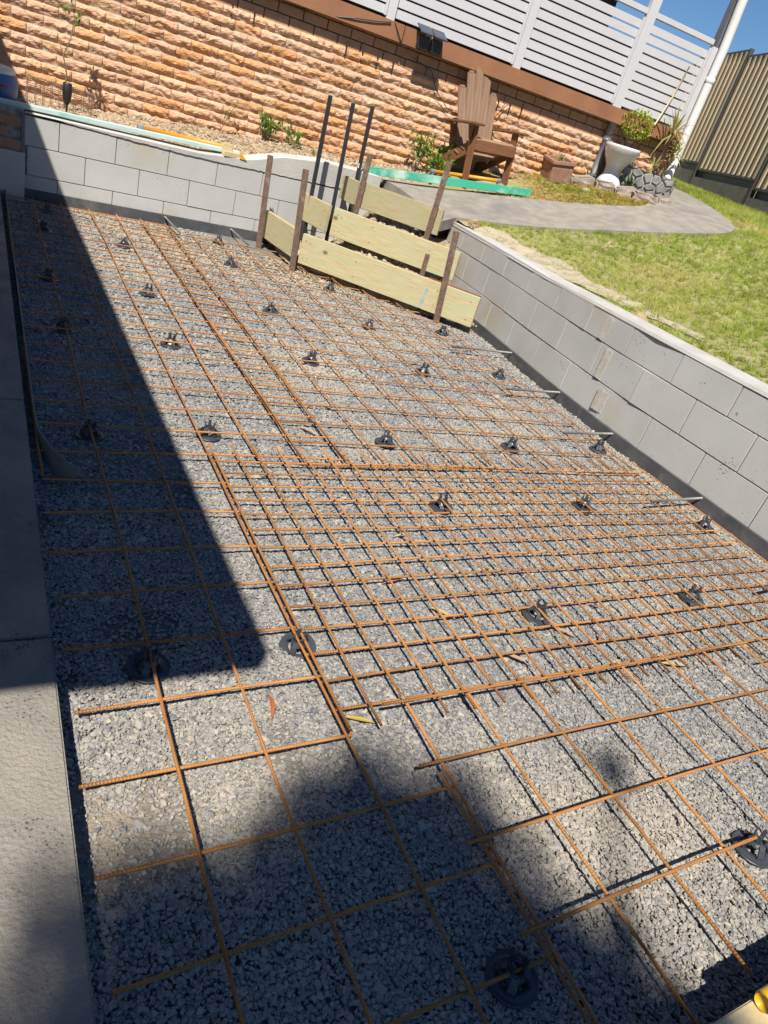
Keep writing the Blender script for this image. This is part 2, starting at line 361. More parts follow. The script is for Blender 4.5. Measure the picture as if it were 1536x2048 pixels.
def H(x, y):
    x = np.asarray(x, float); y = np.asarray(y, float)
    r = (x[..., None]-TP[:, 0])**2+(y[..., None]-TP[:, 1])**2
    return _U(r)@_W[:_n]+_W[_n]+_W[_n+1]*x+_W[_n+2]*y
def h(x, y): return float(H(np.array(x), np.array(y)))
def slope_rot(x, y, k=1.0):
    e = .15; dx = (h(x+e, y)-h(x-e, y))/(2*e)*k; dy = (h(x, y+e)-h(x, y-e))/(2*e)*k
    nz = Vector((-dx, -dy, 1)).normalized()
    return Vector((0, 0, 1)).rotation_difference(nz).to_matrix()
def inpoly(x, y, P):
    x = np.asarray(x); y = np.asarray(y); r = np.zeros(x.shape, bool); n = len(P)
    for i in range(n):
        x0, y0 = P[i]; x1, y1 = P[(i+1) % n]
        c = ((y0 > y) != (y1 > y)) & (x < (x1-x0)*(y-y0)/(y1-y0+1e-12)+x0); r ^= c
    return r
G = -.05
PIT = [(-3.6, -4.0), (3.12, -4.0), (3.12, 1.6), (3.17, 2.2), (3.25, 2.85), (3.37, 3.55), (3.45, 4.3), (3.33, 4.62), (3.22, 4.7), (3.2, 5.3), (3.12, 5.54), (1.865, 5.48), (-.3, 5.34), (-3.6, 5.2)]
# outer lawn / garden sheet
xs = np.r_[-60, -30, -15, -8, -5, np.arange(-3.6, 2.9, .15), np.arange(2.9, 7.6, .07), np.arange(7.7, 13, .3), 15, 20, 30, 60]
ys = np.r_[-60, -30, -12, -8, np.arange(-6, -1, .25), np.arange(-1, 7.2, .07), np.arange(7.4, 13, .3), 16, 22, 35, 60]
X, Y = np.meshgrid(xs, ys); 
Xc = np.clip(X, -8, 18); Yc = np.clip(Y, -8, 18)
Z = H(Xc, Yc)
Z = np.where((X < -3.6) | (Y < -4.2) & (X < 3.1), np.clip(Z, -.12, .6), Z)
Z += (fbm(X*3, Y*3, 3)-.5)*.03*((X > 3.0) | (Y > 5.3))+.05*np.exp(-((X-4.25)/.5)**2-((Y-5.75)/.25)**2)
PATH = [(3.08, 5.62), (3.325, 5.60), (3.784, 5.438), (4.20, 5.32), (4.635, 5.22), (5.092, 5.063), (5.533, 4.96), (5.85, 4.95), (6.15, 5.02), (6.438, 5.244), (6.72, 5.5), (6.93, 5.80), (6.98, 6.4), (6.98, 9.5), (8.0, 9.5), (7.98, 7.2), (7.85, 6.4), (7.62, 5.85), (7.35, 5.32), (7.05, 4.786), (6.746, 4.36), (6.471, 4.178), (6.171, 4.11), (5.8, 4.11), (5.354, 4.168), (4.839, 4.297), (4.4, 4.38), (4.068, 4.451), (3.7, 4.52), (3.38, 4.56), (3.16, 4.42), (3.12, 4.9), (3.10, 5.3)]
Z = Z-np.where(inpoly(X, Y, PATH), .05, 0)
ok = ~inpoly(X[:-1, :-1]+np.diff(X, axis=1)[:-1]/2, Y[:-1, :-1]+np.diff(Y, axis=0)[:, :-1]/2, PIT)
nx = len(xs); vs = np.c_[X.ravel(), Y.ravel(), Z.ravel()]
fs = [(j*nx+i, j*nx+i+1, (j+1)*nx+i+1, (j+1)*nx+i) for j in range(len(ys)-1) for i in range(nx-1) if ok[j, i]]
M_ground = mat('ground', (.22, .22, .08), (.34, .29, .16), 5, .97, .8, 50, c3=(.36, .30, .19), s3=1.2, t3=(.56, .7), spec=.1)
b = MB(); b.v = [tuple(p) for p in vs]; b.f = fs; b.n = len(vs); b.uv = [(0, 0)]*len(vs); b.c = [(1, 1, 1, 1)]*len(vs)
tag(b.build('ground', M_ground, smooth=True), kind='structure')
# far low sheet reaching the horizon below everything
b = MB(); b.add([(-250, -250, -.5), (250, -250, -.5), (250, 250, -.5), (-250, 250, -.5)], [(0, 1, 2, 3)]); tag(b.build('far_ground', M_ground), kind='structure')

# ---------------------------------------------------------------- gravel bed
M_bed = mat('gravel_bed', (.22, .215, .20), (.15, .15, .145), 60, .95, 1.2, 90, c3=(.36, .30, .21), s3=1.1, t3=(.52, .7), spec=.15)
bx = np.arange(-.6, 3.6, .1); by = np.arange(-1.7, 5.6, .1); BX, BY = np.meshgrid(bx, by)
BZ = G-.0065+(fbm(BX*2.3, BY*2.3)-.5)*.012
b = MB(); nxx = len(bx); b.add(np.c_[BX.ravel(), BY.ravel(), BZ.ravel()].tolist(), [(j*nxx+i, j*nxx+i+1, (j+1)*nxx+i+1, (j+1)*nxx+i) for j in range(len(by)-1) for i in range(nxx-1)])
tag(b.build('gravel_bed', M_bed, smooth=True), kind='structure')
def sandy(x, y):
    d = np.exp(-(((x-1.8)/.85)**2+((y-4.8)/.65)**2))*1.5+.35*np.clip((y-3.2)/1.5, 0, 1)*(x > .3)+np.exp(-((y-5.2)/.12)**2)*.5*(x > .3)
    wall = np.exp(-np.clip(3.0+.12*np.clip(y-1.6, 0, 3)-x, 0, 9)/.07)*.8
    return np.clip(d+wall, 0, 1)
P_, Rt, Sc, Rn, Du = [], [], [], [], []
for (y0, y1, dens, sz) in ((-1.6, .7, 52000, .0074), (.7, 2.2, 34000, .0086), (2.2, 5.35, 15000, .0120)):
    nn = int(dens*(y1-y0)*3.6); x = NR.uniform(-.23, 3.35, nn); y = NR.uniform(y0, y1, nn)
    lim = np.interp(y, [-4, 1.6, 2.2, 2.85, 3.55, 4.65], [3.0, 3.0, 3.05, 3.13, 3.25, 3.4])
    lim2 = 5.27+.062*(x-.417)
    k = (x < lim) & (y < lim2) & ~((y > 3.4) & ((x-1.99)*.72+(y-4.6)*.69 > .05)) & (y < 5.3)
    sd_ = sandy(x, y); bald = fbm(x*3.1+4, y*3.1, 3)
    k &= NR.rand(nn) > sd_*.75
    k &= ~((bald > .62) & (x < .3) & (NR.rand(nn) < .8))
    x, y, sd_, bald = x[k], y[k], sd_[k], bald[k]; nn = len(x)
    z = G+NR.uniform(-.0045, .0035, nn)+(fbm(x*6, y*6, 2)-.5)*.01
    s = sz*np.exp(NR.normal(0, .36, nn))
    P_.append(np.c_[x, y, z]); Rt.append(np.c_[NR.normal(0, .26, nn), NR.normal(0, .26, nn), NR.uniform(0, 6.28, nn)])
    Sc.append(np.c_[s*1.15, s, s*NR.uniform(.7, 1.1, nn)]); Rn.append(NR.rand(nn))
    Du.append(np.clip(.05+.50*np.clip((fbm(x*1.6, y*1.6+9, 3)-.42)*2.2, 0, 1)+.5*sd_+NR.normal(0, .14, nn), 0, 1))
P_, Rt, Sc, Rn, Du = map(np.concatenate, (P_, Rt, Sc, Rn, Du))
M_gravel = instmat('gravel_stone', [(.115, .122, .135), (.165, .172, .182), (.21, .214, .215), (.25, .245, .23), (.36, .33, .27)], .9, (.41, .36, .275))
scatter('gravel', P_, Rt, Sc, Rn, Du, stones(6, .42, 1, .55), M_gravel, 'blue grey crushed gravel under the rusty mesh')

# ---------------------------------------------------------------- concrete slab left, with saw joints, and its edge strip
b = MB()
for y0, y1 in ((-5, .206), (.214, 1.50), (1.508, 5.2)):
    n0 = b.n
    b.box((-1.9, (y0+y1)/2, -.02), (1.68, (y1-y0)/2, .05), bev=.004)
b.box((-1.9, .1, -.045), (1.66, 5.08, .02))
tag(b.build('concrete_slab', M_slab), kind='structure')
b = MB(); pts = [(-.185, 5.2), (-.19, 3.5), (-.192, 2.2), (-.193, 1.5), (-.19, 1.3), (-.172, 1.18), (-.145, 1.08), (-.115, 1.01)]
vs = []; fs = []
for i, (x, y) in enumerate(pts):
    t = .006; lean = .0 if i < 5 else .012*(i-4)
    for dx, dz in ((0, -.045), (t, -.045), (t+lean, .022), (lean, .022)): vs.append((x+dx, y, dz))
for i in range(len(pts)-1):
    for k in range(4): fs.append((i*4+k, i*4+(k+1) % 4, (i+1)*4+(k+1) % 4, (i+1)*4+k))
fs += [(0, 1, 2, 3), tuple(4*(len(pts)-1)+k for k in (3, 2, 1, 0))]
b.add(vs, fs); tag(b.build('edging_strip', M_edge), 'thin pale fibre strip along the slab edge with its end peeling away', 'edging strip')

# ---------------------------------------------------------------- reinforcing mesh
def bar_obj(parent, p0, p1, r=.0041, sag=.003, seed=0):
    rr = random.Random(seed); p0 = Vector(p0); p1 = Vector(p1); L = (p1-p0).length; n = max(2, int(L/.2)+1); d = (p1-p0)/n
    pts = []; side = Vector((-d.y, d.x, 0)).normalized(); ph = rr.uniform(0, 6)
    for i in range(n+1):
        q = p0+d*i; q = q+side*(.0035*math.sin(ph+i*.55)+rr.uniform(-.0007, .0007)); q.z += sag*(math.sin(ph*2+i*.8))-.001
        pts.append(q)
    m = MB(); m.tube(pts, r*rr.uniform(.94, 1.06), 8)
    return m.build('bar', M_rust, parent, smooth=True)
def sheet(label, longs, trans, zt, r=.0041):
    """longs: (x,y0,y1) ; trans: (y,x0,x1); zt = offset of cross wires"""
    t = thing('reinforcing_mesh', (0, 0, 0), label, 'steel mesh', 'rusty mesh sheets over the gravel')
    k = 0
    for x, y0, y1 in longs: k += 1; bar_obj(t, (x, y0, 0), (x+R.uniform(-.004, .004), y1, 0), r, seed=k*7+len(longs))
    for y, x0, x1 in trans: k += 1; bar_obj(t, (x0, y, zt), (x1, y+R.uniform(-.004, .004), zt), r, seed=k*13+len(longs)+1)
    return t
TOP = 5.16
LA = [(-.19, 1.02, 5.1), (0, -1.45, 5.12), (.2, -1.45, 5.13), (.403, -1.45, 5.13), (.6, 1.18, 5.14), (.795, 1.17, 5.14), (.992, 1.17, 5.15), (.592, -1.45, -.36)]
TA = []
for i in range(-7, 26):
    y = i*.2
    if y > 5.1: continue
    if y < -.35: TA.append((y, -.188+R.uniform(-.01, .01), .625))
    elif y < 1.15: TA.append((y, -.188+R.uniform(-.01, .01), .425))
    else: TA.append((y, -.215, 1.03))
TA.append((5.105, -.215, 1.0))
sheet('long left rusty mesh sheet beside the slab, running up to the far block wall', LA, TA, -.0092)
def ylim(x, cut=5.1):      # the step formwork cuts the corner
    return min(cut, 4.62-(x-1.99)*.96) if x > 1.75 else cut
LB = [(x, 1.19, max(1.4, ylim(x))) for x in (.806, 1.005, 1.19, 1.395, 1.6, 1.8, 2.01, 2.215, 2.42, 2.63, 2.83)]
LB[-1] = (2.835, 1.2, 3.55)
TB = []
for i in range(0, 20):
    y = 1.170+i*.1992
    if y > 5.1: continue
    xr = 2.85 if y < 3.7 else 1.99+(4.6-y)/.96+.05
    TB.append((y, .785, max(1.95, min(2.85, xr))))
sheet('far right rusty mesh sheet reaching the timber step boards', LB, TB, -.0092)
LD_ = [(x, -.2, 1.262) for x in [.42]+[.509+.1*i for i in range(23)]]+[(2.855, -.9, 1.25)]
LD_ = [(x, (-1.0 if x > 2.11 else y0), y1) for x, y0, y1 in LD_]
TD = [(y, .41, 2.87) for y in (1.168, 1.07, .974, .88, .788, .692, .594, .492, .392, .292, .192, .092, -.01, -.112)]+[(y, 2.10, 2.87) for y in (-.215, -.315, -.415, -.515, -.615, -.715, -.815)]
sheet('middle rusty mesh sheet with the closest spaced small squares', LD_, TD, -.0185)
LC = [(x, -1.45, -.12) for x in (.612, .812, 1.015, 1.225, 1.43, 1.64, 1.85, 2.06)]
LC = [(x, (-.88 if x > 1.3 else -.98 if x > .9 else -1.45), y1) for x, a, y1 in LC]
TC = [(-.146, .53, 2.09), (-.343, .537, 2.1), (-.55, .545, 2.1), (-.757, .55, 1.335)]
sheet('front right rusty mesh sheet of big squares in the foreground', LC, TC, .0092)
for o in [o for o in COL.objects if o.name.startswith('reinforcing_mesh')]:
    pass
COL.objects['reinforcing_mesh.002'].location.z = .0045
COL.objects['reinforcing_mesh.003'].location.z = .010
COL.objects['reinforcing_mesh.001'].location.z = -.013

def tie(x, y, par):
    a = R.uniform(0, 3); m = MB(); o = par.location
    pts = [(.011*math.cos(t+a), .011*math.sin(t+a), .006*math.sin(2*t)) for t in np.linspace(0, 6.0, 9)]+[(.016*math.cos(a), .016*math.sin(a), .012), (.028*math.cos(a+.5), .028*math.sin(a+.5), .022)]
    m.tube(pts, .0011, 4); q = m.build('tie_wire', M_steel, par); q.location = (x, y, .002)
for x, y, n_ in ((.41, 1.2, 0), (.41, .8, 0), (.41, .4, 0), (.41, .0, 0), (.61, -.36, 0), (.61, -.76, 0), (.80, 1.18, 0), (1.0, 1.18, 0), (1.0, 1.6, 0), (1.0, 2.2, 0), (.8, 2.8, 0), (.0, 1.4, 0), (.61, -.13, 3), (1.02, -.13, 3), (1.64, -.13, 3), (1.4, 1.17, 2), (1.8, 1.17, 2), (2.4, 1.17, 2)):
    tie(x, y, COL.objects['reinforcing_mesh' if n_ == 0 else 'reinforcing_mesh.%03d' % n_])

# ---------------------------------------------------------------- bar chairs
def chair_proto():
    t = thing('bar_chair', (0, 0, G), 'x', 'bar chair', 'black plastic chairs holding up the mesh')
    b = MB(); b.lathe([(.030, .001), (.050, .001), (.054, .004), (.053, .010), (.049, .007), (.040, .0085), (.030, .015), (.030, .001)], n=28); b.build('base_ring', M_plastic, t, smooth=True)
    b = MB()
    for k in range(4):
        a = k*math.pi/2+.3; pts = [(.037, .007), (.0355, .018), (.028, .03), (.019, .040)]
        for i in range(3):
            (r0, z0), (r1, z1) = pts[i], pts[i+1]
            b.beam((r0*math.cos(a), r0*math.sin(a), z0), (r1*math.cos(a), r1*math.sin(a), z1), .020-.003*i, .0035, up=(math.cos(a), math.sin(a), .4))
    b.lathe([(.024, .030), (.022, .034), (.017, .041), (.013, .041), (.014, .034), (.024, .030)], n=16)
    b.build('dome', M_plastic, t)
    b = MB()
    for k in range(4):
        a = k*math.pi/2+.3+math.pi/4
        b.beam((.0155*math.cos(a), .0155*math.sin(a), .038), (.0185*math.cos(a), .0185*math.sin(a), .066), .011, .005, up=(math.cos(a), math.sin(a), 0))
    b.build('clip_prongs', M_plastic, t)
    return t
rows = [([(.523, -.80), (1.364, -.754)]), ([(0.0, .138), (.414, .15), (1.324, .168), (2.175, .173)]), ([(1.325, .866), (2.153, .861), (2.834, .661)]),
        ([(.002, 1.383), (.468, 1.432), (1.327, 1.43), (2.114, 1.445), (2.805, 1.47)]), ([(0.0, 2.487), (.509, 2.431), (1.302, 2.408), (2.095, 2.432), (2.772, 2.519)]),
        ([(-.015, 3.292), (.536, 3.264), (1.331, 3.26), (2.061, 3.217), (2.77, 3.333)]), ([(.03, 4.379), (.551, 4.324), (1.342, 4.315), (2.095, 4.067)]), ([(.094, 4.961), (1.417, 5.0)])]
rown = ['row nearest the camera', 'second row from the camera', 'third row from the camera', 'fourth row from the camera', 'fifth row from the camera', 'sixth row from the camera', 'seventh row from the camera', 'row by the far block wall']
ordn = ['first', 'second', 'third', 'fourth', 'fifth']
proto = None
for ri, row in enumerate(rows):
    for ci, (x, y) in enumerate(row):
        if proto is None: proto = chair_proto(); t = proto
        else: t = copy_tree(proto)
        t.location = (x, y, G+.004); t.rotation_euler = (R.uniform(-.08, .08), R.uniform(-.08, .08), R.uniform(0, 3))
        if (ri, ci) == (1, 1): t.rotation_euler = (.12, -.18, .4)
        t['label'] = 'black plastic bar chair, %s from the slab in the %s' % (ordn[ci], rown[ri])

# ---------------------------------------------------------------- block retaining walls
def wall_run(parent, poly, ztop, courses, thick, outward, name_core='mortar', block=.415, phase=(0, .2075), front=1, joint=.0045, end_trim=True):
    """poly: base polyline of the visible face; blocks laid along it. outward=+1 if face normal is left of direction"""
    P = [Vector((x, y, 0)) for x, y in poly]; cum = [0]
    for i in range(1, len(P)): cum.append(cum[-1]+(P[i]-P[i-1]).length)
    def at(s):
        s = min(max(s, 0), cum[-1]-1e-6)
        for i in range(1, len(P)):
            if s <= cum[i]:
                d = (P[i]-P[i-1]).normalized(); n = Vector((-d.y, d.x, 0))*outward; return P[i-1]+d*(s-cum[i-1]), d, n
    bm = MB(); core = MB()
    for ci in range(len(courses)-1):
        z0, z1 = courses[ci], courses[ci+1]; s = -phase[ci % 2]
        while s < cum[-1]:
            a, c = max(s, 0), min(s+block-joint, cum[-1])
            if c-a > .03:
                pa, da, na = at(a); pc, dc, nc = at(c); mid, dm, nm = at((a+c)/2); pr = R.uniform(-.002, .002)
                zt = z1 if z1 is not None else 0
                rot = Matrix(((pc-pa).normalized(), Vector((-(pc-pa).normalized().y, (pc-pa).normalized().x, 0)), Vector((0, 0, 1)))).transposed()
                n_ = rot @ Vector((0, outward, 0)); ctr = (pa+pc)/2-n_*(.045-pr); ctr.z = (z0+zt)/2
                bm.box(ctr, ((pc-pa).length/2, .045, (zt-z0)/2-joint/2*(1.0)), rot, bev=.0025)
            s += block
    # mortar core just behind the faces, one swept solid
    vs = []; fs = []
    n = len(P)
    for i, p in enumerate(P):
        d = (P[min(i+1, n-1)]-P[max(i-1, 0)]).normalized(); nn = Vector((-d.y, d.x, 0))*outward
        zt = ztop(p)
        for off, z in ((.015, courses[0]-.05), (.015, zt), (thick, zt), (thick, courses[0]-.05)): q = p-nn*off; vs.append((q.x, q.y, z))
    for i in range(n-1):
        for k in range(4): fs.append((i*4+k, i*4+(k+1) % 4, (i+1)*4+(k+1) % 4, (i+1)*4+k))
    fs += [(0, 1, 2, 3), tuple(4*(n-1)+k for k in (3, 2, 1, 0))]
    core.add(vs, fs)
    bm.build('blocks', M_block, parent); core.build(name_core, M_groove, parent)
    return at, cum[-1]
# right wall
t = thing('retaining_wall', (3.02, 1, G), 'long grey concrete block retaining wall on the right holding back the lawn', 'retaining wall', 'grey block retaining walls')
t.location = (0, 0, 0)
RW = [(3.02, -4.0), (3.02, -1.0), (3.02, 1.6), (3.07, 2.2), (3.15, 2.85), (3.25, 3.55), (3.33, 4.3), (3.36, 4.58)]
rz = lambda p: float(np.interp(p.y, [-4, 2, 2.85, 4.6], [.632, .628, .605, .595]))
atR, LR = wall_run(t, RW, lambda p: rz(p)+.004, [.024, .228, .443, .62], .17, +1, phase=(.0, .2075))
b = MB(); vs = []; fs = []; P = RW
for i, (x, y) in enumerate(P):
    d = (Vector(P[min(i+1, len(P)-1)])-Vector(P[max(i-1, 0)])).normalized(); n_ = Vector((-d.y, d.x)); z = rz(Vector((x, y, 0)))
    for off, zz in ((-.003, z-.006), (.004, z+.012), (.185, z+.016), (.19, z-.12)): vs.append((x-n_.x*off, y-n_.y*off, zz))
for i in range(len(P)-1):
    for k in range(3): fs.append((i*4+k, i*4+k+1, (i+1)*4+k+1, (i+1)*4+k))
fs += [tuple(4*(len(P)-1)+k for k in (3, 2, 1, 0))]
b.add(vs, fs); b.build('capping', M_cap, t)
# mortar patches
b = MB()
for (yy, z0, z1, wd, ln) in ((2.05, .45, .60, .030, -.10), (1.93, .235, .43, .032, -.02), (1.82, .06, .2, .05, 0)):
    b.beam((3.023+.0*yy+max(0, yy-1.6)*.083-.006, yy, z0), (3.023+max(0, yy-1.6)*.083-.006, yy+ln*.3, z1), wd*2, .007, up=(1, 0, 0), bev=.003)
b.build('mortar_patch', M_mortar, t)
b = MB(); pts = RW[:]
vs = []; fs = []
for i, (x, y) in enumerate(pts):
    wob = .003*math.sin(i*2.1)
    for dx, z in ((-.014+wob, G-.02), (-.012, .026), (.004, .030), (.004, G-.02)): vs.append((x+dx, y, z))
for i in range(len(pts)-1):
    for k in range(3): fs.append((i*4+k, i*4+k+1, (i+1)*4+k+1, (i+1)*4+k))
b.add(vs, fs); b.build('foam_strip', M_strip, t)
# back wall
t2 = thing('retaining_wall', (0, 0, 0), 'grey concrete block retaining wall across the far end below the pebble garden', 'retaining wall', 'grey block retaining walls')
yb = lambda x: 5.315+.062*(x-.417)
BW = [(x, yb(x)) for x in (-.055, .6, 1.3, 1.9, 2.5, 3.02)]
bz = lambda p: float(np.interp(p.x, [-1, 1.26, 1.7, 2.0, 2.4, 3.2], [.56, .572, .615, .70, .745, .745]))
atB, LB_ = wall_run(t2, BW, lambda p: .53, [-.075, .131, .337, .543], .18, -1, phase=(.175, -.02))
# rendered topping of uneven height with a ragged lower edge
b = MB(); vs = []; fs = []; NX = 160
for i in range(NX+1):
    x = -.055+(3.07)*i/NX; y = yb(x); zt = bz(Vector((x, y, 0))); zl = float(np.interp(x, [-.06, .35, .8, 1.3, 2.0, 3.1], [.562, .548, .537, .532, .545, .56]))+.006*vn(i*.7, 1)+.004*vn(i*2.3, 5)-.004
    for dy, z in ((-.008, min(zl, zt-.01)), (-.010, zt-.006), (-.003, zt), (.17, zt+.006), (.18, .3)): vs.append((x, y+dy, z))
for i in range(NX):
    for k in range(4): fs.append((i*5+k, (i+1)*5+k, (i+1)*5+k+1, i*5+k+1))
fs.append(tuple(NX*5+k for k in range(5)))
b.add(vs, fs); b.build('rendered_top', M_render, t2)
b = MB(); vs = []; fs = []
for i, x in enumerate(np.linspace(-.3, 3.05, 24)):
    y = yb(x); wob = .003*math.sin(i*1.7)
    for dy, z in ((-.016+wob, G-.02), (-.013, .028), (.004, .031)): vs.append((x, y+dy, z))
for i in range(23):
    for k in range(2): fs.append((i*3+k, (i+1)*3+k, (i+1)*3+k+1, i*3+k+1))
b.add(vs, fs); b.build('foam_strip', M_strip, t2)

# dowels
def dowel(a, c, lab):
    m = MB(); m.tube([a, c], .0075, 10); o = m.build('dowel', M_steel, None, smooth=True); tag(o, lab, 'steel dowel', 'grey steel dowels set into the walls')
for i, (y, l) in enumerate(((2.9, 'farthest'), (2.185, 'second farthest'), (1.585, 'third farthest'), (.85, 'fourth farthest'), (.15, 'nearest'))):
    xw = float(np.interp(y, [-4, 1.6, 2.2, 2.85, 3.55], [3.02, 3.02, 3.07, 3.15, 3.25]))
    dowel((2.57, y-.02, .012), (xw+.01, y+.01, .014), 'grey steel dowel out of the right block wall, %s from the camera' % l)
for x, l in ((1.03, 'left'), (1.62, 'right')):
    dowel((x+.03, yb(x)-.50, .006), (x, yb(x)+.005, .012), 'grey steel dowel out of the far block wall, the %s one of the two' % l)

# ---------------------------------------------------------------- step formwork
ua = Vector((.72, -.694, 0)).normalized(); na = Vector((ua.y*-1, ua.x, 0))       # na points up the steps
def V3(x, y, z): return Vector((x, y, z))
def board(a, c, z0, z1, label, parts=None, th=.042, name='formwork_board'):
    a = Vector((a[0], a[1], 0)); c = Vector((c[0], c[1], 0)); m = MB(); zm = (z0+z1)/2
    d = (c-a).normalized(); t = thing(name, (a.x, a.y, z0), label, 'timber board', 'treated pine boards shaping the steps')
    m.beam(V3(0, 0, (z1-z0)/2), V3(c.x-a.x, c.y-a.y, (z1-z0)/2), th, z1-z0, bev=.004); m.build('plank', M_pine, t)
    m = MB(); L = (c-a).length; n_ = Vector((d.y, -d.x, 0))
    ks = [.04, L-.05] if L < .8 else [.04, .08, L*.32, L*.78, L-.06]
    for k in ks:
        for zz in (.25, .75):
            q = d*k+n_*(th/2); m.lathe([(.0, .002), (.005, .002), (.006, -.002)], (q.x, q.y, (z1-z0)*(zz+R.uniform(-.05, .05))), 8, Vector((0, 0, 1)).rotation_difference(n_).to_matrix())
    m.build('screw_heads', M_steel, t)
    return t
A0 = Vector((1.99, 4.57)); A1 = Vector((3.09, 3.43))
board(A0, A1-Vector((.0, 0)), .012, .255, 'lowest and longest pale green pine board facing the gravel')
board((1.885, 5.25), (1.962, 4.60), .03, .26, 'short lowest pine board running back to the far block wall')
o2 = .40
B0 = Vector((2.32, 4.80)); B1 = Vector((3.12, 3.93))
board(B0, B1, .24, .475, 'middle pale pine board between the lowest and the top boards')
board((2.19, 5.30), (2.285, 4.84), .25, .475, 'short middle pine board running back to the far block wall')
C0 = Vector((2.64, 5.04)); C1 = Vector((3.17, 4.45))
board(C0, C1, .485, .70, 'topmost pine board with the dark knot, below the path')
board((2.58, 5.34), (2.61, 5.09), .49, .69, 'short topmost pine board running back to the far block wall')
m = MB(); d = (A1-A0).normalized(); n2 = Vector((-d.y, d.x)); q0 = A0+d*1.12+n2*.040; q1 = A0+d*1.575+n2*.040
m.beam((q0.x, q0.y, .16), (q1.x, q1.y, .16), .035, .20, bev=.003); tag(m.build('backing_board', M_redtim), 'red brown timber offcut fixed behind the right end of the lowest board', 'timber board')
# blue paint mark on lowest board
m = MB(); q = A0+d*1.13-n2*.0225; m.beam((q.x, q.y, .02), (q.x+.02*d.x, q.y+.02*d.y, .19), .02, .002, up=(-n2.x, -n2.y, 0)); 
M_bp = mat('blue_chalk', (.16, .34, .36), (.36, .42, .32), 25, .9)
pb = m.build('paint_mark', M_bp, None); pb.parent = COL.objects['formwork_board']; pb.location = -COL.objects['formwork_board'].location
# rubble and soil behind the boards
def mound(name, poly, zf, material, label, res=.035, amp=.05):
    P = np.array(poly); xs_ = np.arange(P[:, 0].min(), P[:, 0].max()+res, res); ys_ = np.arange(P[:, 1].min(), P[:, 1].max()+res, res)
    X_, Y_ = np.meshgrid(xs_, ys_); Z_ = zf(X_, Y_)+(fbm(X_*9, Y_*9, 3)-.5)*amp*1.6; n_x = len(xs_)
    ins = inpoly(X_[:-1, :-1]+res/2, Y_[:-1, :-1]+res/2, poly)
    m = MB(); m.add(np.c_[X_.ravel(), Y_.ravel(), Z_.ravel()].tolist(), [(j*n_x+i, j*n_x+i+1, (j+1)*n_x+i+1, (j+1)*n_x+i) for j in range(len(ys_)-1) for i in range(n_x-1) if ins[j, i]])
    return tag(m.build(name, material, smooth=True), label, kind='structure')
def zsoil(x, y):
    dd = (x-1.99)*na.x+(y-4.57)*na.y
    te = np.clip((1.30-((x-1.99)*ua.x+(y-4.57)*ua.y))/.2, .0, 1)+(dd > .62)*1.0
    tt = np.clip(((x-1.99)*ua.x+(y-4.57)*ua.y+.25*dd-.15)/.35, 0, 1)
    return np.interp(dd, [-.3, 0, .12, .34, .46, .72, .85, 1.3], [-.06, -.04, .02, .17, .24, .40, .43, .52])*(.25+.75*tt)*np.minimum(te, 1)-.03*(1-tt)
mound('soil', [(1.9, 5.36), (1.95, 4.6), (2.95, 3.58), (3.2, 4.0), (3.42, 4.6), (3.16, 4.6), (3.2, 5.5), (1.9, 5.4)], zsoil, M_loose, 'crumbly clay soil behind the step boards')
# stakes
def stake(base, top, lab, w=.05, cross=True):
    base = Vector(base); top = Vector(top); t = thing('steel_stake', base, lab, 'stake', 'rusty steel formwork stakes')
    m = MB(); d = top-base
    m.beam((0, 0, 0), d, w, .006, up=(.5, .7, 0)); m.beam(Vector((0, 0, 0))+Vector((.006, .008, 0)), d+Vector((.006, .008, 0)), .006, .022, up=(.5, .7, 0))
    m.build('star_post', M_stake, t)
    m = MB(); n_ = Vector((-.55, -.8, .1)).normalized(); L = d.length; k = .06
    while k < L: m.lathe([(0, .0035), (.004, .0035), (.004, .003)], d*(k/L)+n_*.0, 8, Vector((0, 0, 1)).rotation_difference(n_).to_matrix()); k += .075
    m.build('nail_holes', M_steel, t)
    return t
stake((1.819, 5.127, G-.03), (1.783, 5.14, .71), 'rusty steel stake standing alone at the far end of the short lowest board')
stake((1.923, 4.50, G-.03), (1.873, 4.52, .735), 'rusty steel stake where the lowest boards meet at their corner')
stake((2.869, 3.60, G-.03), (2.814, 3.63, .665), 'rusty punched stake at the right end of the lowest board')
stake((2.605, 4.995, .25), (2.61, 4.99, .925), 'rusty steel stake at the left end of the topmost board')
stake((3.07, 4.455, .38), (3.08, 4.45, 1.075), 'tall rusty stake leaning right across the topmost board')
stake((2.767, 3.86, .05), (2.767, 3.86, .42), 'short grey stake stub behind the right part of the lowest board', w=.04)
stake((2.44, 4.72, .08), (2.45, 4.71, .245), 'stub of a stake just under the middle board at its left', w=.045)
stake((2.915, 4.197, .10), (2.92, 4.19, .26), 'stub of a stake just under the middle board at its right', w=.045)
# black steel bars
def blackbar(base, top, lab, label=False):
    base = Vector(base); top = Vector(top); t = thing('black_post', base, lab, 'post', 'tall black steel posts')
    m = MB(); m.beam((0, 0, 0), top-base, .034, .034, bev=.002); m.build('tube', M_blk, t)
    m = MB(); d = top-base; m.beam(d*.5+Vector((-.0185, -.008, 0)), d*.54+Vector((-.0185, -.008, 0)), .022, .002, up=(-1, -.3, 0))
    if label: m.build('sticker', M_label, t)
BARS = []

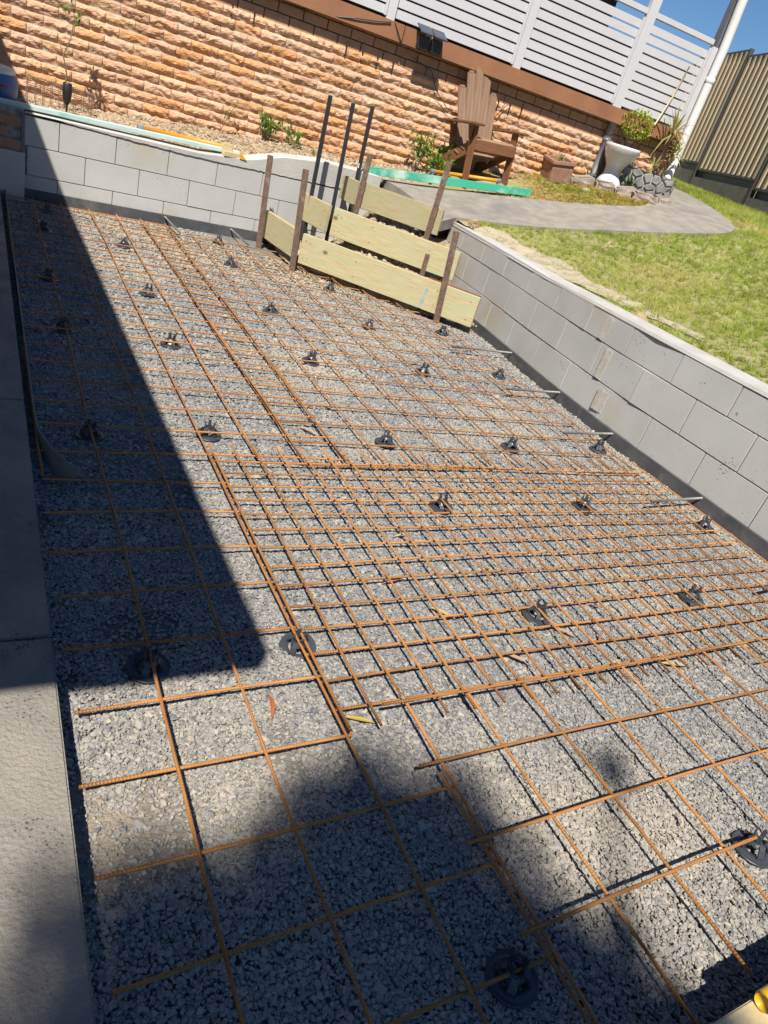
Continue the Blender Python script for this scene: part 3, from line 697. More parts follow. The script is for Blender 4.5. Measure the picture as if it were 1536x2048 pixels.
# ---------------------------------------------------------------- brick house
TH = math.radians(84); ND = Vector((math.cos(TH), math.sin(TH), 0)); SD = Vector((math.sin(TH), -math.cos(TH), 0)); DW = 6.55
def W(s, z, off=0.0): p = ND*(DW-off)+SD*s; return Vector((p.x, p.y, z))
house = thing('brick_house', (0, 0, 0), 'orange rock faced brick house wall with a brown beam along its top', 'house')
m = MB(); SEND = 6.29; zc = .661-.086*5; row = 0
pal = [(.62, .42, .29), (.65, .45, .33), (.66, .47, .36), (.64, .40, .24), (.67, .47, .33), (.61, .42, .31), (.62, .37, .21), (.67, .49, .39)]
while zc < 1.66:
    s = -2.6+(0 if row % 2 else .12)+R.uniform(-.005, .005)
    while s < SEND:
        L = min(.235, SEND-s)
        if L > .05:
            nx_, ny_ = 16, 8; vs = []; fs = []; o1, o2_ = R.uniform(0, 50), R.uniform(0, 50); bulge = R.uniform(.75, 1.2); c = R.choice(pal); f = R.uniform(.88, 1.08)
            m.cur = (c[0]*f, c[1]*f*.94, c[2]*f*.86, 1)
            U_, V_ = np.meshgrid(np.linspace(0, 1, nx_+1), np.linspace(0, 1, ny_+1))
            prof = np.interp(V_, [0, .14, .38, .6, .85, 1], [.0, .40, .92, 1.0, .70, .25])*np.interp(U_, [0, .04, .12, .88, .96, 1], [.72, .9, 1, 1, .9, .72])
            nz = fbm(U_*4.5+o1, V_*2.6+o2_, 4); cut = np.clip(2.2*vn(U_*5.0+o2_+V_*2, V_*1.6+o1)-.9, 0, 1)*np.clip(1.2-V_*1.4, 0, 1)
            D_ = .006+.027*bulge*prof*(.35+1.25*nz)-.020*cut*prof
            for j in range(ny_+1):
                for i in range(nx_+1):
                    jit = (vn(i*1.7+o1, j*1.3)-.5)*.006*(0 < i < nx_)*(0 < j < ny_)
                    q = W(s+L*U_[j, i]+jit, zc+.082*V_[j, i]+jit, float(D_[j, i])); vs.append(q)
            n1 = nx_+1
            fs = [(j*n1+i, j*n1+i+1, (j+1)*n1+i+1, (j+1)*n1+i) for j in range(ny_) for i in range(nx_)]
            # skirts
            k0 = len(vs); ring = [(i, 0) for i in range(nx_+1)]+[(nx_, j) for j in range(1, ny_+1)]+[(i, ny_) for i in range(nx_-1, -1, -1)]+[(0, j) for j in range(ny_-1, 0, -1)]
            for (i, j) in ring: vs.append(W(s+L*i/nx_, zc+.082*j/ny_, -.02))
            nr = len(ring)
            for a in range(nr): c_ = (a+1) % nr; fs.append((ring[a][1]*n1+ring[a][0], k0+a, k0+c_, ring[c_][1]*n1+ring[c_][0]))
            m.add(vs, fs)
        s += .24
    zc += .086; row += 1
ZR = zc-.008
m.build('rock_bricks', M_brick, house, color=True)
m = MB(); m.add([W(-2.6, .1, .007), W(SEND, .1, .007), W(SEND, ZR+.0, .007), W(-2.6, ZR+.0, .007), W(-2.6, .1, -.2), W(SEND, .1, -.2), W(SEND, ZR+.01, -.2), W(-2.6, ZR+.01, -.2)], [(0, 1, 2, 3), (1, 5, 6, 2), (4, 7, 6, 5), (0, 3, 7, 4), (3, 2, 6, 7)])
m.build('mortar', M_mortar, house)
m = MB(); z = ZR+.004
for r_ in range(3):
    s = -2.6+.12*(r_ % 2)
    z1 = min(z+.078, 1.885)
    while s < SEND-.02 and z1-z > .02:
        L = min(.232, SEND-s); rot = Matrix((SD, -ND, Vector((0, 0, 1)))).transposed(); m.box(W(s+L/2, (z+z1)/2, -.05), (L/2, .045, (z1-z)/2), rot, bev=.003); s += .24
    z += .086
m.build('smooth_bricks', M_smooth, house)
rotW = Matrix((SD, -ND, Vector((0, 0, 1)))).transposed()
m = MB(); m.box(W(1.8, 1.80, -.12), (4.45, .06, .12), rotW); m.build('mortar', M_groove, house)
m = MB(); m.box(W(-.35, 1.945, .035), (2.9, .065, .075), rotW, bev=.004); m.box(W(4.43, 1.945, .034), (1.87, .065, .075), rotW, bev=.004); m.build('beam', M_beam, house)
# thin dark boxes standing in for bracket shadows under the beam
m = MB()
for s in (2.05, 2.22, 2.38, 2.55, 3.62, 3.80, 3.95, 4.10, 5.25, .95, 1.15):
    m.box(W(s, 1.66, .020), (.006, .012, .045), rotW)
m.build('shadow_ticks', M_dark, house)
# side return, deck and the dark wall behind the screens
m = MB(); m.box(W(SEND-.06, .9, -2.2), (.06, 2.0, .95), rotW); m.build('side_wall', M_smooth, house)
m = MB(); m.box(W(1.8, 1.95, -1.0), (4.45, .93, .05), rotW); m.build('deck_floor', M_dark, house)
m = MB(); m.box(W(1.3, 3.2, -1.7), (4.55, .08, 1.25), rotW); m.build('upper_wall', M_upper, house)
m = MB(); m.box(W(6.6, 2.42, -1.68), (.80, .05, .47), rotW); m.build('dark_backdrop', M_dark, house)  # dark sheet added so the slat gaps at this end read dark
m = MB(); m.box(W(1.2, 4.45, -1.3), (4.5, 1.35, .05), rotW); m.build('shade_roof', M_roof, house)  # unseen roof added to shade the wall behind the screens

# privacy screens
scr = thing('slatted_screen', (0, 0, 0), 'white horizontal slat privacy screen with posts standing on the brown beam', 'screen')
posts = [(-.62, .085), (.90, .085), (2.39, .085), (3.845, .09), (5.215, .115), (6.19, .08)]
for i, (s, wd) in enumerate(posts):
    m = MB(); top = 3.6 if i == 4 else 2.96 if i < 5 else 2.88
    m.box(W(s, (2.0+top)/2, .062), (wd/2, .030, (top-2.0)/2), rotW, bev=.003); m.build('post', M_white, scr)
for i in range(len(posts)-1):
    s0 = posts[i][0]+posts[i][1]/2+.002; s1 = posts[i+1][0]-posts[i+1][1]/2-.002
    m = MB()
    for k in range(9):
        zz = 2.052+.0885*k; m.box(W((s0+s1)/2, zz+.0325, .055), ((s1-s0)/2, .008, .0365), rotW, bev=.0015)
    m.build('slats', M_white, scr)
    m = MB(); m.box(W((s0+s1)/2, 2.915, .056), ((s1-s0)/2, .024, .026), rotW, bev=.003); m.build('top_rail', M_white, scr)
    m = MB(); m.box(W(s1-.014, 2.45, .075), (.012, .010, .41), rotW, bev=.002); m.build('side_channel', M_white, scr)

# white corner pole and grey post behind it
pole = thing('white_pole', W(6.30, 1.25, .09), 'tall white round downpipe at the right corner of the house', 'pipe')
base = W(6.30, 1.25, .09); m = MB(); pts = [W(6.30, z, .09)-base for z in (1.25, 1.9, 2.5, 2.9)]+[W(6.28, 3.2, .09)-base, W(6.25, 3.6, .10)-base, W(6.24, 4.2, .12)-base]
m.tube(pts, .052, 20); m.build('pipe', M_wpipe, pole, smooth=True)
m = MB(); m.lathe([(.0525, 0), (.057, .005), (.057, .05), (.0525, .055)], W(6.30, 2.55, .09)-base, 20); m.build('joiner', M_wpipe, pole, smooth=True)
m = MB(); m.box(W(6.30, 3.35, -.02), (.06, .05, .72), rotW, bev=.004); tag(m.build('corner_post', M_grey), 'grey square corner post behind the white pipe above the screen', 'post')

# floodlight under the first screen bay
fl = thing('solar_floodlight', W(2.80, 2.0, .16), 'twin solar floodlight on the brown beam, dark panels above two lamp heads', 'floodlight')
L0 = W(2.80, 2.0, .16)
m = MB(); rp = rotW @ Matrix.Rotation(math.radians(-25), 3, 'X')
for ds in (-.075, .075): m.box(W(2.80+ds, 2.035, .20)-L0, (.07, .085, .006), rp, bev=.002)
m.build('solar_panel', M_solar, fl)
for ds in (-.07, .07):
    m = MB(); m.box(W(2.80+ds, 1.93, .19)-L0, (.062, .018, .058), rotW, bev=.006); m.build('lamp_head', M_blk, fl)
m = MB(); m.box(W(2.80, 1.985, .15)-L0, (.03, .04, .02), rotW, bev=.004); m.build('bracket', M_cream, fl)
m = MB()
m.tube([W(2.44, 2.01, .10)-L0, W(2.50, 1.93, .115)-L0, W(2.57, 1.85, .10)-L0, W(2.70, 1.80, .09)-L0, W(2.95, 1.74, .07)-L0, W(3.05, 1.60, .06)-L0, W(3.22, 1.48, .06)-L0, W(3.4, 1.44, .1)-L0, W(3.62, 1.52, .12)-L0], .0045, 6)
m.build('cable', M_blk, fl)
m = MB(); m.tube([W(2.40, 2.0, .11), W(2.25, 1.965, .112), W(2.05, 1.93, .112), W(1.9, 1.895, .10), W(1.55, 1.86, .05), W(1.0, 1.84, .05), W(.3, 1.86, .05)], .006, 6); tag(m.build('cable', M_blk), 'dark cable drooping along the brown beam near the top edge', 'cable')
m = MB(); m.tube([W(3.9, 1.88, .10), W(3.87, 1.72, .06), W(3.83, 1.60, .06), W(3.72, 1.45, .05), W(3.6, 1.38, .05)], .004, 6); tag(m.build('cable', M_blk), 'thin cable hanging down the bricks right of the wooden chair back', 'cable')

# low brick pier at the far left
pier = thing('low_brick_wall', (-.06, 5.2, 0), 'short brown brick pier in the shade at the left end of the far block wall', 'wall')
m = MB()
for r_ in range(3):
    for k in range(4):
        x1 = -.0-.24*k-(.12 if r_ % 2 else 0); x0 = x1-.23; x1 = min(x1, -.005); m.box(((x0+x1)/2, 0, .345+.078*r_), ((x1-x0)/2, .05, .035), bev=.006)
m.build('bricks', M_smooth, pier)
m = MB(); m.box((-.5, .03, .24), (.495, .06, .34)); m.build('mortar', M_groove, pier)
m = MB(); m.box((-.5, -.015, .10), (.505, .045, .20), bev=.004); m.build('render', M_render, pier)
m = MB(); m.box((-.012, -.035, .44), (.010, .02, .13), bev=.002); m.build('angle_trim', M_grey, pier)

# ---------------------------------------------------------------- path
def slabpoly(poly, zf, th, name, material, res=.09):
    bm = bmesh.new(); vv = [bm.verts.new((x, y, 0)) for x, y in poly]; bm.faces.new(vv); bmesh.ops.triangulate(bm, faces=bm.faces[:])
    for _ in range(4):
        es = [e for e in bm.edges if e.calc_length() > .35]
        if not es: break
        bmesh.ops.subdivide_edges(bm, edges=es, cuts=1); bmesh.ops.triangulate(bm, faces=bm.faces[:])
    bmesh.ops.recalc_face_normals(bm, faces=bm.faces[:])
    for v in bm.verts: v.co.z = zf(v.co.x, v.co.y)
    for f in bm.faces:
        if f.normal.z < 0: f.normal_flip()
    ret = bmesh.ops.extrude_face_region(bm, geom=bm.faces[:]); nv = [g for g in ret['geom'] if isinstance(g, bmesh.types.BMVert)]
    for v in nv: v.co.z -= th
    me = bpy.data.meshes.new(name); bm.to_mesh(me); bm.free(); me.materials.append(material); o = bpy.data.objects.new(name, me); COL.objects.link(o); return o
tag(slabpoly(PATH, lambda x, y: h(x, y)+.018, .09, 'path', M_path), kind='structure')

# ---------------------------------------------------------------- fence
F1 = Vector((11.005, 8.996, 0)); F2 = Vector((9.965, 6.89, 0)); fd = (F2-F1)/((F2-F1).length); fn = Vector((fd.y, -fd.x, 0))
if fn.x > 0: fn = -fn
PW = 2.37
fz = lambda k: [2.00, 1.905, 1.79, 1.69, 1.60, 1.52, 1.44][k+1]
fence = thing('steel_fence', (0, 0, 0), 'khaki ribbed steel panel fence on a concrete plinth beyond the lawn', 'fence')
rotF = Matrix((fd, fn, Vector((0, 0, 1)))).transposed()
for k in range(-1, 5):
    a = F1+fd*(PW*k+.03); zb = fz(k); m = MB(); n_r = 12; pitch = (PW-.06)/n_r; vs = []; fs = []; pr = [(0, 0), (.30, 0), (.38, .045), (.74, .045), (.86, 0)]
    cols = []
    for r_ in range(n_r):
        for u, dd in pr: cols.append((pitch*(r_+u), dd))
    cols.append((pitch*n_r, 0))
    for u, dd in cols:
        for z in (zb+.03, zb+1.78): q = a+fd*u+fn*dd; vs.append((q.x, q.y, z))
    fs = [(2*i, 2*i+2, 2*i+3, 2*i+1) for i in range(len(cols)-1)]
    m.add(vs, fs); m.build('ribbed_panel', M_fence, fence)
    m = MB()
    for zz in (zb+.02, zb+1.79): c = a+fd*(PW/2-.03)+fn*.012; m.box((c.x, c.y, zz), ((PW-.06)/2, .028, .022), rotF)
    m.build('rail', M_fencepost, fence)
    m = MB(); c = F1+fd*(PW*k)+fn*.015; zt = max(zb, fz(k-1) if k >= 0 else zb)+1.82; m.box((c.x, c.y, (zt+zb-.6)/2), (.025, .035, (zt-zb+.6)/2), rotF); m.build('post', M_fencepost, fence)
    m = MB(); c = F1+fd*(PW*k+PW/2); m.box((c.x, c.y, zb-.38), ((PW)/2-.03, .03, .27), rotF); m.build('plinth', M_plinth, fence)
    m = MB(); c = c-fn*.05; m.box((c.x, c.y, zb-.1), ((PW)/2-.03, .012, .14), rotF); m.build('gap_shade', M_fencepost, fence)  # dark panel added to paint the shaded gap below the fence sheets

# ---------------------------------------------------------------- adirondack chair
CB = Vector((3.972, 5.525, .91))
ch = thing('garden_chair', CB, 'weathered brown adirondack chair standing by the brick wall', 'chair')
ca = math.radians(-18); cw = Vector((math.cos(ca), math.sin(ca), 0)); cb = Vector((-cw.y, cw.x, 0))
tilt = slope_rot(4.45, 5.9, 1.15)
CW = .60
def Cp(u, v, z):     # u along width, v backwards, z up, in the chair's tilted frame
    return (cwv*u+cbv*v+cup*z)*.96
cwv = Vector((.972, .17, .065)).normalized(); cbv = Vector((-.175, .965, -.08)); cbv = (cbv-cwv*cbv.dot(cwv)).normalized(); cup = cwv.cross(cbv)
for u in (0, CW):
    m = MB(); m.beam(Cp(u, 0, -.08), Cp(u, 0, .52), .085, .022, up=cwv, bev=.003); m.build('front_leg', M_frame, ch)
    m = MB(); m.beam(Cp(u+(.02 if u == 0 else -.02), -.05, .36), Cp(u+(.02 if u == 0 else -.02), .60, .06), .022, .11, up=cup, bev=.003); m.build('side_rail', M_frame, ch)
    m = MB(); su = -1 if u == 0 else 1
    m.beam(Cp(u+su*.03, -.10, .535), Cp(u+su*.03, .22, .535), .14, .022, up=cup, bev=.006); m.beam(Cp(u+su*.03, .22, .535), Cp(u+su*.02, .47, .53), .085, .022, up=cup, bev=.005)
    m.build('armrest', M_frame, ch)
    m = MB(); m.add([Cp(u+su*.018, -.01, .52), Cp(u+su*.018, .07, .52), Cp(u+su*.018, .02, .36), Cp(u+su*.04, -.01, .52), Cp(u+su*.04, .07, .52), Cp(u+su*.04, .02, .36)], [(0, 1, 2), (3, 5, 4), (0, 3, 4, 1), (1, 4, 5, 2), (2, 5, 3, 0)]); m.build('arm_bracket', M_frame, ch)
m = MB(); m.beam(Cp(.0, -.055, .345), Cp(CW, -.055, .345), .022, .10, up=cup, bev=.003); m.build('apron', M_frame, ch)
for k in range(4):
    v = .0+.082*k; z = .40-.05*k
    m = MB(); m.beam(Cp(.0, v-.02, z), Cp(CW, v-.02, z), .078, .018, up=(cup*1.0+cbv*-.38), bev=.004); m.build('seat_slat', M_chair, ch)
for k, hh in enumerate((.70, .86, .93, .86, .70)):
    uc = CW/2+(k-2)*.088; ut = CW/2+(k-2)*.118; vb = .27; L = hh; tl = .20
    zb = .20; m = MB(); a_ = Cp(uc, vb, zb); c_ = Cp(ut, vb+tl*L*.95, zb+L*.93)
    m.beam(a_, c_, .104, .017, up=(-cbv), bev=.003); 
    d_ = (c_-a_).normalized(); m.beam(c_-d_*.005, c_+d_*.02, .07, .016, up=(-cbv), bev=.006)
    m.build('back_slat', M_chair, ch)
m = MB(); m.beam(Cp(-.03, .42, .52), Cp(CW+.03, .42, .52), .05, .022, up=cup); m.beam(Cp(.03, .33, .24), Cp(CW-.03, .33, .24), .022, .07, up=cup); m.build('back_rails', M_frame, ch)

# ---------------------------------------------------------------- toilet bowl planter
tb = Vector((6.02, 5.72, h(6.02, 5.72)-.01)); toi = thing('toilet_bowl', tb, 'white ceramic toilet bowl used as a planter against the bricks', 'planter')
trot = slope_rot(5.9, 5.8, .2)
m = MB(); vs = []; fs = []; n = 28
prof = [(.14, .17, 0, 0), (.145, .175, .03, 0), (.125, .145, .07, 0), (.098, .115, .12, .0), (.095, .105, .18, .0), (.118, .135, .235, -.01), (.155, .185, .29, -.025), (.183, .228, .35, -.04), (.193, .245, .40, -.047), (.195, .25, .425, -.05), (.185, .24, .43, -.05), (.155, .20, .42, -.05), (.12, .15, .33, -.03)]
rz_ = Matrix.Rotation(math.radians(-25), 3, 'Z')
for (rx, ry, z, oy) in prof:
    for k in range(n): a = 2*math.pi*k/n; vs.append(trot @ (rz_ @ Vector((rx*math.cos(a), ry*math.sin(a)+oy, z))))
for i in range(len(prof)-1):
    for k in range(n): k2 = (k+1) % n; fs.append((i*n+k, i*n+k2, (i+1)*n+k2, (i+1)*n+k))
m.add(vs, fs); m.build('bowl', M_ceramic, toi, smooth=True)
m = MB(); m.add([trot @ (rz_ @ Vector((.15*math.cos(2*math.pi*k/n), .19*math.sin(2*math.pi*k/n)-.05, .37))) for k in range(n)], [tuple(range(n))]); m.build('soil_fill', M_garden, toi)
m = MB(); pp = W(5.27, 1.2, .06); m.tube([(pp.x, pp.y, 1.2), (pp.x, pp.y, 1.87)], .042, 14); m.tube([(pp.x, pp.y, 1.69), (pp.x, pp.y, 1.74)], .047, 14)
tag(m.build('downpipe', M_grey, smooth=True), 'grey downpipe on the bricks behind the toilet bowl', 'pipe')
# square fluted pot
q = Vector((5.36, 5.86, h(5.36, 5.86)-.01)); pot = thing('square_planter', q, 'small square fluted terracotta planter left of the toilet bowl', 'planter')
prt = slope_rot(5.4, 5.9, .8) @ Matrix.Rotation(math.radians(-12), 3, 'Z')
m = MB()
for sx, sy, hx, hy in ((0, -.12, .13, .012), (0, .12, .13, .012), (-.12, 0, .012, .108), (.12, 0, .012, .108)): m.box(prt @ Vector((sx, sy, .10)), (hx, hy, .10), prt, bev=.003)
for k in range(9): m.tube([prt @ Vector((-.11+.0275*k, -.133, .005)), prt @ Vector((-.11+.0275*k, -.133, .15))], .009, 8)
m.build('pot_wall', M_terra, pot)
m = MB()
for sx, sy, hx, hy in ((0, -.13, .145, .018), (0, .13, .145, .018), (-.13, 0, .018, .112), (.13, 0, .018, .112)): m.box(prt @ Vector((sx, sy, .205)), (hx, hy, .018), prt, bev=.005)
m.build('rim', M_terra, pot)
m = MB(); m.box(prt @ Vector((0, 0, .15)), (.11, .11, .01), prt); m.build('soil_fill', M_garden, pot)

# ---------------------------------------------------------------- stone planter wall at the corner
sp = thing('stone_planter', (0, 0, 0), 'low crazy paved grey stone garden wall at the foot of the white pipe', 'garden wall')
spts = [(6.13, 5.66), (6.22, 5.50), (6.38, 5.36), (6.56, 5.32), (6.72, 5.42), (6.83, 5.62)]
def spz(i, u): return 0
m = MB(); mm = MB(); vs = []; fs = []
for i, (x, y) in enumerate(spts):
    z0 = h(x, y)-.08; zt = [1.52, 1.52, 1.50, 1.48, 1.49, 1.50][i]
    cx, cy = 6.55, 5.75; d_ = Vector((cx-x, cy-y)).normalized()*.13
    vs += [(x, y, z0), (x, y, zt), (x+d_.x, y+d_.y, zt), (x+d_.x, y+d_.y, z0)]
for i in range(len(spts)-1):
    for k in range(3): fs.append((i*4+k, i*4+k+1, (i+1)*4+k+1, (i+1)*4+k))
mm.add(vs, fs); mm.build('mortar', M_stmortar, sp)
rr = random.Random(3)
cum = [0]
for i in range(1, len(spts)): cum.append(cum[-1]+math.dist(spts[i], spts[i-1]))
def spat(s):
    s = min(max(s, 0), cum[-1]-1e-5)
    for i in range(1, len(cum)):
        if s <= cum[i]:
            f = (s-cum[i-1])/(cum[i]-cum[i-1]); a = Vector(spts[i-1]); c = Vector(spts[i]); p = a.lerp(c, f); d_ = (c-a).normalized(); return p, Vector((d_.y, -d_.x))
seeds = [((k % 8+.5*(k//8 % 2)+rr.uniform(-.25, .25)+.3)*cum[-1]/8.3, (k//8+.5+rr.uniform(-.22, .22))*.085) for k in range(32)]
for i, (s0, z0) in enumerate(seeds):
    # clipped voronoi cell
    poly = [(s0-.12, z0-.12), (s0+.12, z0-.12), (s0+.12, z0+.12), (s0-.12, z0+.12)]
    for j, (s1, z1) in enumerate(seeds):
        if i == j: continue
        nx_, nz_ = s1-s0, z1-z0; L = math.hypot(nx_, nz_); nx_ /= L; nz_ /= L; lim = L/2-.006; out = []
        for a in range(len(poly)):
            p, q_ = poly[a], poly[(a+1) % len(poly)]; dp = (p[0]-s0)*nx_+(p[1]-z0)*nz_-lim; dq = (q_[0]-s0)*nx_+(q_[1]-z0)*nz_-lim
            if dp <= 0: out.append(p)
            if dp*dq < 0: t_ = dp/(dp-dq); out.append((p[0]+(q_[0]-p[0])*t_, p[1]+(q_[1]-p[1])*t_))
        poly = out
        if len(poly) < 3: break
    if len(poly) < 3: continue
    g_ = rr.uniform(.75, 1.35); m.cur = (g_, g_, g_*rr.uniform(.95, 1.03), 1)
    vs = []; nn = len(poly)
    for lay, (off, sc_) in enumerate(((.0, 1.0), (.014, .97), (.022, .80))):
        for (s_, z_) in poly:
            ss = min(max(s0+(s_-s0)*sc_, 0), cum[-1]-.001); zz = z0+(z_-z0)*sc_; p, n_ = spat(ss); zb = h(p.x, p.y); zt = min(zb-.02+zz, 1.515)
            vs.append((p.x+n_.x*off, p.y+n_.y*off, zt))
    fs = [(a, (a+1) % nn, nn+(a+1) % nn, nn+a) for a in range(nn)]+[(nn+a, nn+(a+1) % nn, 2*nn+(a+1) % nn, 2*nn+a) for a in range(nn)]+[tuple(2*nn+a for a in range(nn))]
    m.add(vs, fs)
m.build('facing_stones', M_stone, sp, color=True)
m = MB(); m.add([(x+(6.55-x)*.15, y+(5.75-y)*.15, 1.46) for x, y in spts]+[(6.85, 5.78, 1.46), (6.1, 5.86, 1.46)], [tuple(range(8))]); m.build('soil_fill', M_garden, sp)

# rough edging stones
def rock(name, c, h3, rz, material, label, cat, group, seed):
    bm = bmesh.new(); bmesh.ops.create_cube(bm, size=2); bmesh.ops.bevel(bm, geom=bm.edges[:], offset=.25, segments=2, affect='EDGES'); bmesh.ops.subdivide_edges(bm, edges=bm.edges[:], cuts=2, use_grid_fill=True)
    for v in bm.verts:
        n_ = (fbm(np.array(v.co.x*1.5+seed*3), np.array(v.co.y*1.5+v.co.z*2.1+seed), 3)-.5)
        v.co *= 1+.42*float(n_); v.co = Vector((v.co.x*h3[0], v.co.y*h3[1], v.co.z*h3[2]))
    me = bpy.data.meshes.new(name); bm.to_mesh(me); bm.free(); me.materials.append(material); o = bpy.data.objects.new(name, me); COL.objects.link(o)
    o.location = c; o.rotation_euler = (R.uniform(-.1, .1), R.uniform(-.25, -.05), rz); return tag(o, label, cat, group)
M_edgest = mat('edging_stone', (.36, .29, .23), (.24, .19, .155), 12, .95, .8, 60, c3=(.42, .38, .33), s3=6)
es = [((5.62, 5.72), .15, -.2, 'pinkish edging stone directly right of the square planter'), ((5.83, 5.55), .11, -.5, 'mossy edging stone in front of the toilet bowl'), ((6.0, 5.38), .12, -.7, 'edging stone between the toilet bowl and the stone planter'),
      ((6.12, 5.20), .13, -.5, 'broad edging stone nearest the path below the stone planter'), ((6.35, 5.15), .10, -.2, 'last edging stone at the tip of the garden bed by the path')]
for i, ((x, y), L, rz0, lab) in enumerate(es): rock('edging_stone', (x, y, h(x, y)+.02), (L, .075, .06), rz0, M_edgest, lab, 'stone', 'edging stones of the garden bed', i+1)
rock('sandstone', (3.49, 4.42, h(3.49, 4.42)+.02), (.05, .04, .035), .4, M_sand, 'small pale sandstone at the top end of the right block wall', 'stone', None, 9)
rock('white_stone', (5.5, 5.45, h(5.5, 5.45)+.01), (.05, .03, .02), .4, M_cap, 'small white stone in the yellow ground cover', 'stone', None, 12)

# ---------------------------------------------------------------- green screeds with orange tubes
def screed(a, c, wd, ht, mt, handles, lab, clamp=True):
    a = Vector(a); c = Vector(c); t = thing('screed_board', a, lab, 'screed board', 'green screed boards with orange tubes'); d_ = (c-a); dn = d_.normalized(); side = Vector((-dn.y, dn.x, 0))
    m = MB(); m.beam((0, 0, 0), d_, wd, ht, bev=.003); m.build('blade', mt, t)
    (f0, f1, so_, sz_) = handles
    p0 = d_*f0+side*so_+Vector((0, 0, sz_)); p1 = d_*f1+side*so_+Vector((0, 0, sz_))
    m = MB(); m.tube([p0, p1], .018, 14); m.build('handle_tube', M_orange, t, smooth=True)
    dn2 = (p1-p0).normalized()
    for f in ((0, .5, 1) if clamp else (0, 1)):
        m = MB(); p = p0.lerp(p1, f); m.tube([p-dn2*.022, p+dn2*.022], .024, 12)
        if f != .5 and clamp: m.beam(p, p+Vector((0, 0, -.07))-side*.02, .03, .02, up=(1, 0, 0))
        m.build('clamp', M_clamp, t)
    return t
x0, x1 = -.45, 1.62
screed((x0, yb(x0)+.05, .565+.02), (x1, yb(x1)+.10, .615+.012), .085, .03, M_palegreen, (.60, .965, .055, .022), 'faded pale green screed board lying on the far block wall', clamp=False)
g0 = Vector((2.86, 5.50, .765)); g1 = Vector((4.66, 5.30, .975))
screed(g0, g1, .03, .07, M_green, (.415, .835, .20, .05), 'bright green screed board lying beside the path below the chair')

# timber offcut with yellow piece on the back wall
of = thing('timber_offcut', (1.50, yb(1.5)+.02, .60), 'small pale timber offcut standing on the far block wall', 'timber offcut')
m = MB(); m.box((0, .05, .035), (.045, .02, .05), Matrix.Rotation(.1, 3, 'Z'), bev=.003); m.box((.03, 0, .012), (.075, .03, .02), Matrix.Rotation(.15, 3, 'Z'), bev=.003); m.build('block', M_pine_end, of)
m = MB(); m.add([(.10, -.03, .0), (.16, -.03, 0), (.10, -.03, .05), (.10, .0, .0), (.16, .0, 0), (.10, .0, .05)], [(0, 1, 2), (3, 5, 4), (0, 3, 4, 1), (1, 4, 5, 2), (2, 5, 3, 0)]); m.build('wedge', M_yellow, of)

# blue tub
tub = thing('plastic_tub', (-.285, 5.78, .535), 'blue plastic tub with a white lid at the left edge on the garden', 'tub')
m = MB(); m.lathe([(.0, 0), (.17, 0), (.195, .02), (.205, .14), (.19, .20), (.175, .215)], (0, 0, 0), 28); m.build('body', M_blue, tub, smooth=True)
m = MB(); m.lathe([(.178, .20), (.185, .205), (.18, .235), (.16, .245), (.12, .25), (0, .25)], (0, 0, 0), 28); m.build('lid', M_wpipe, tub, smooth=True)
m = MB(); m.box((.10, -.180, .13), (.02, .006, .008), Matrix.Rotation(.5, 3, 'Z')); m.build('sticker', M_red, tub)
# yellow bucket + formwork plank at the bottom right corner
fe = thing('edge_formwork', (.6, -1.048, G), 'pale timber plank over a dark strip of painted shade in the bottom right corner', 'timber board')
m = MB(); m.beam((0, 0, .13), (2.3, .018, .13), .044, .022, bev=.003); m.build('plank', M_pine_end, fe)
m = MB(); m.beam((0, 0, .05), (2.3, .018, .05), .026, .138); m.build('under_shade', M_strip, fe)  # dark strip standing in for the shade beneath the plank
m = MB(); m.tube([(.884, -1.040, .112), (.889, -1.040, .112), (1.5, -1.036, .112)], [.017, .020, .020], 18)
tag(m.build('yellow_handle', M_yellow, smooth=True), 'rounded yellow tool handle lying on the pale plank in the bottom right corner', 'tool handle')

# ---------------------------------------------------------------- vegetation
def leaf(m, p, d, L, wd, up=None, n=2, droop=.0):
    d = Vector(d).normalized(); up = up or Vector((R.uniform(-.4, .4), R.uniform(-.4, .4), 1)); s_ = d.cross(up)
    if s_.length < 1e-3: s_ = d.cross(Vector((1, 0, 0)))
    s_.normalize(); p = Vector(p); mid = p+d*L*.45+Vector((0, 0, -droop*L*.2)); tip = p+d*L+Vector((0, 0, -droop*L))
    m.add([p, mid-s_*wd/2, mid+s_*wd/2, tip], [(0, 1, 2), (1, 3, 2)])
def rdir(zb=0.0):
    while True:
        v = Vector((R.uniform(-1, 1), R.uniform(-1, 1), R.uniform(-1, 1)+zb))
        if .2 < v.length < 1.6: return v.normalized()
def shrub(x, y, ht, stems, lab, mt, ll=.045, lw=.018, per=26, spread=.5, name='shrub', z=None, cat='shrub', clump=.06, group=None):
    z = h(x, y) if z is None else z; t = thing(name, (x, y, z), lab, cat, group); st = MB(); lf = MB()
    for k in range(stems):
        a = 2*math.pi*k/stems+R.uniform(-.4, .4); top = Vector((math.cos(a)*spread*ht*R.uniform(.3, 1), math.sin(a)*spread*ht*R.uniform(.3, 1), ht*R.uniform(.65, 1)))
        st.tube([Vector((0, 0, -.02)), top*.5+Vector((0, 0, .02)), top], [.005, .004, .0025], 5)
        for j in range(per):
            f = R.uniform(.45, 1.05); c_ = top*f+rdir()*clump*R.uniform(.2, 1)
            leaf(lf, c_, (top.normalized()*.5+rdir(.3)), ll*R.uniform(.6, 1.2), lw*R.uniform(.7, 1.2))
    st.build('stem', M_bark, t); lf.build('foliage', mt, t); return t
shrub(2.07, 6.22, .26, 5, 'bright green shrub with upright leaves behind the far block wall', M_leaf, .06, .022, 36, .45)
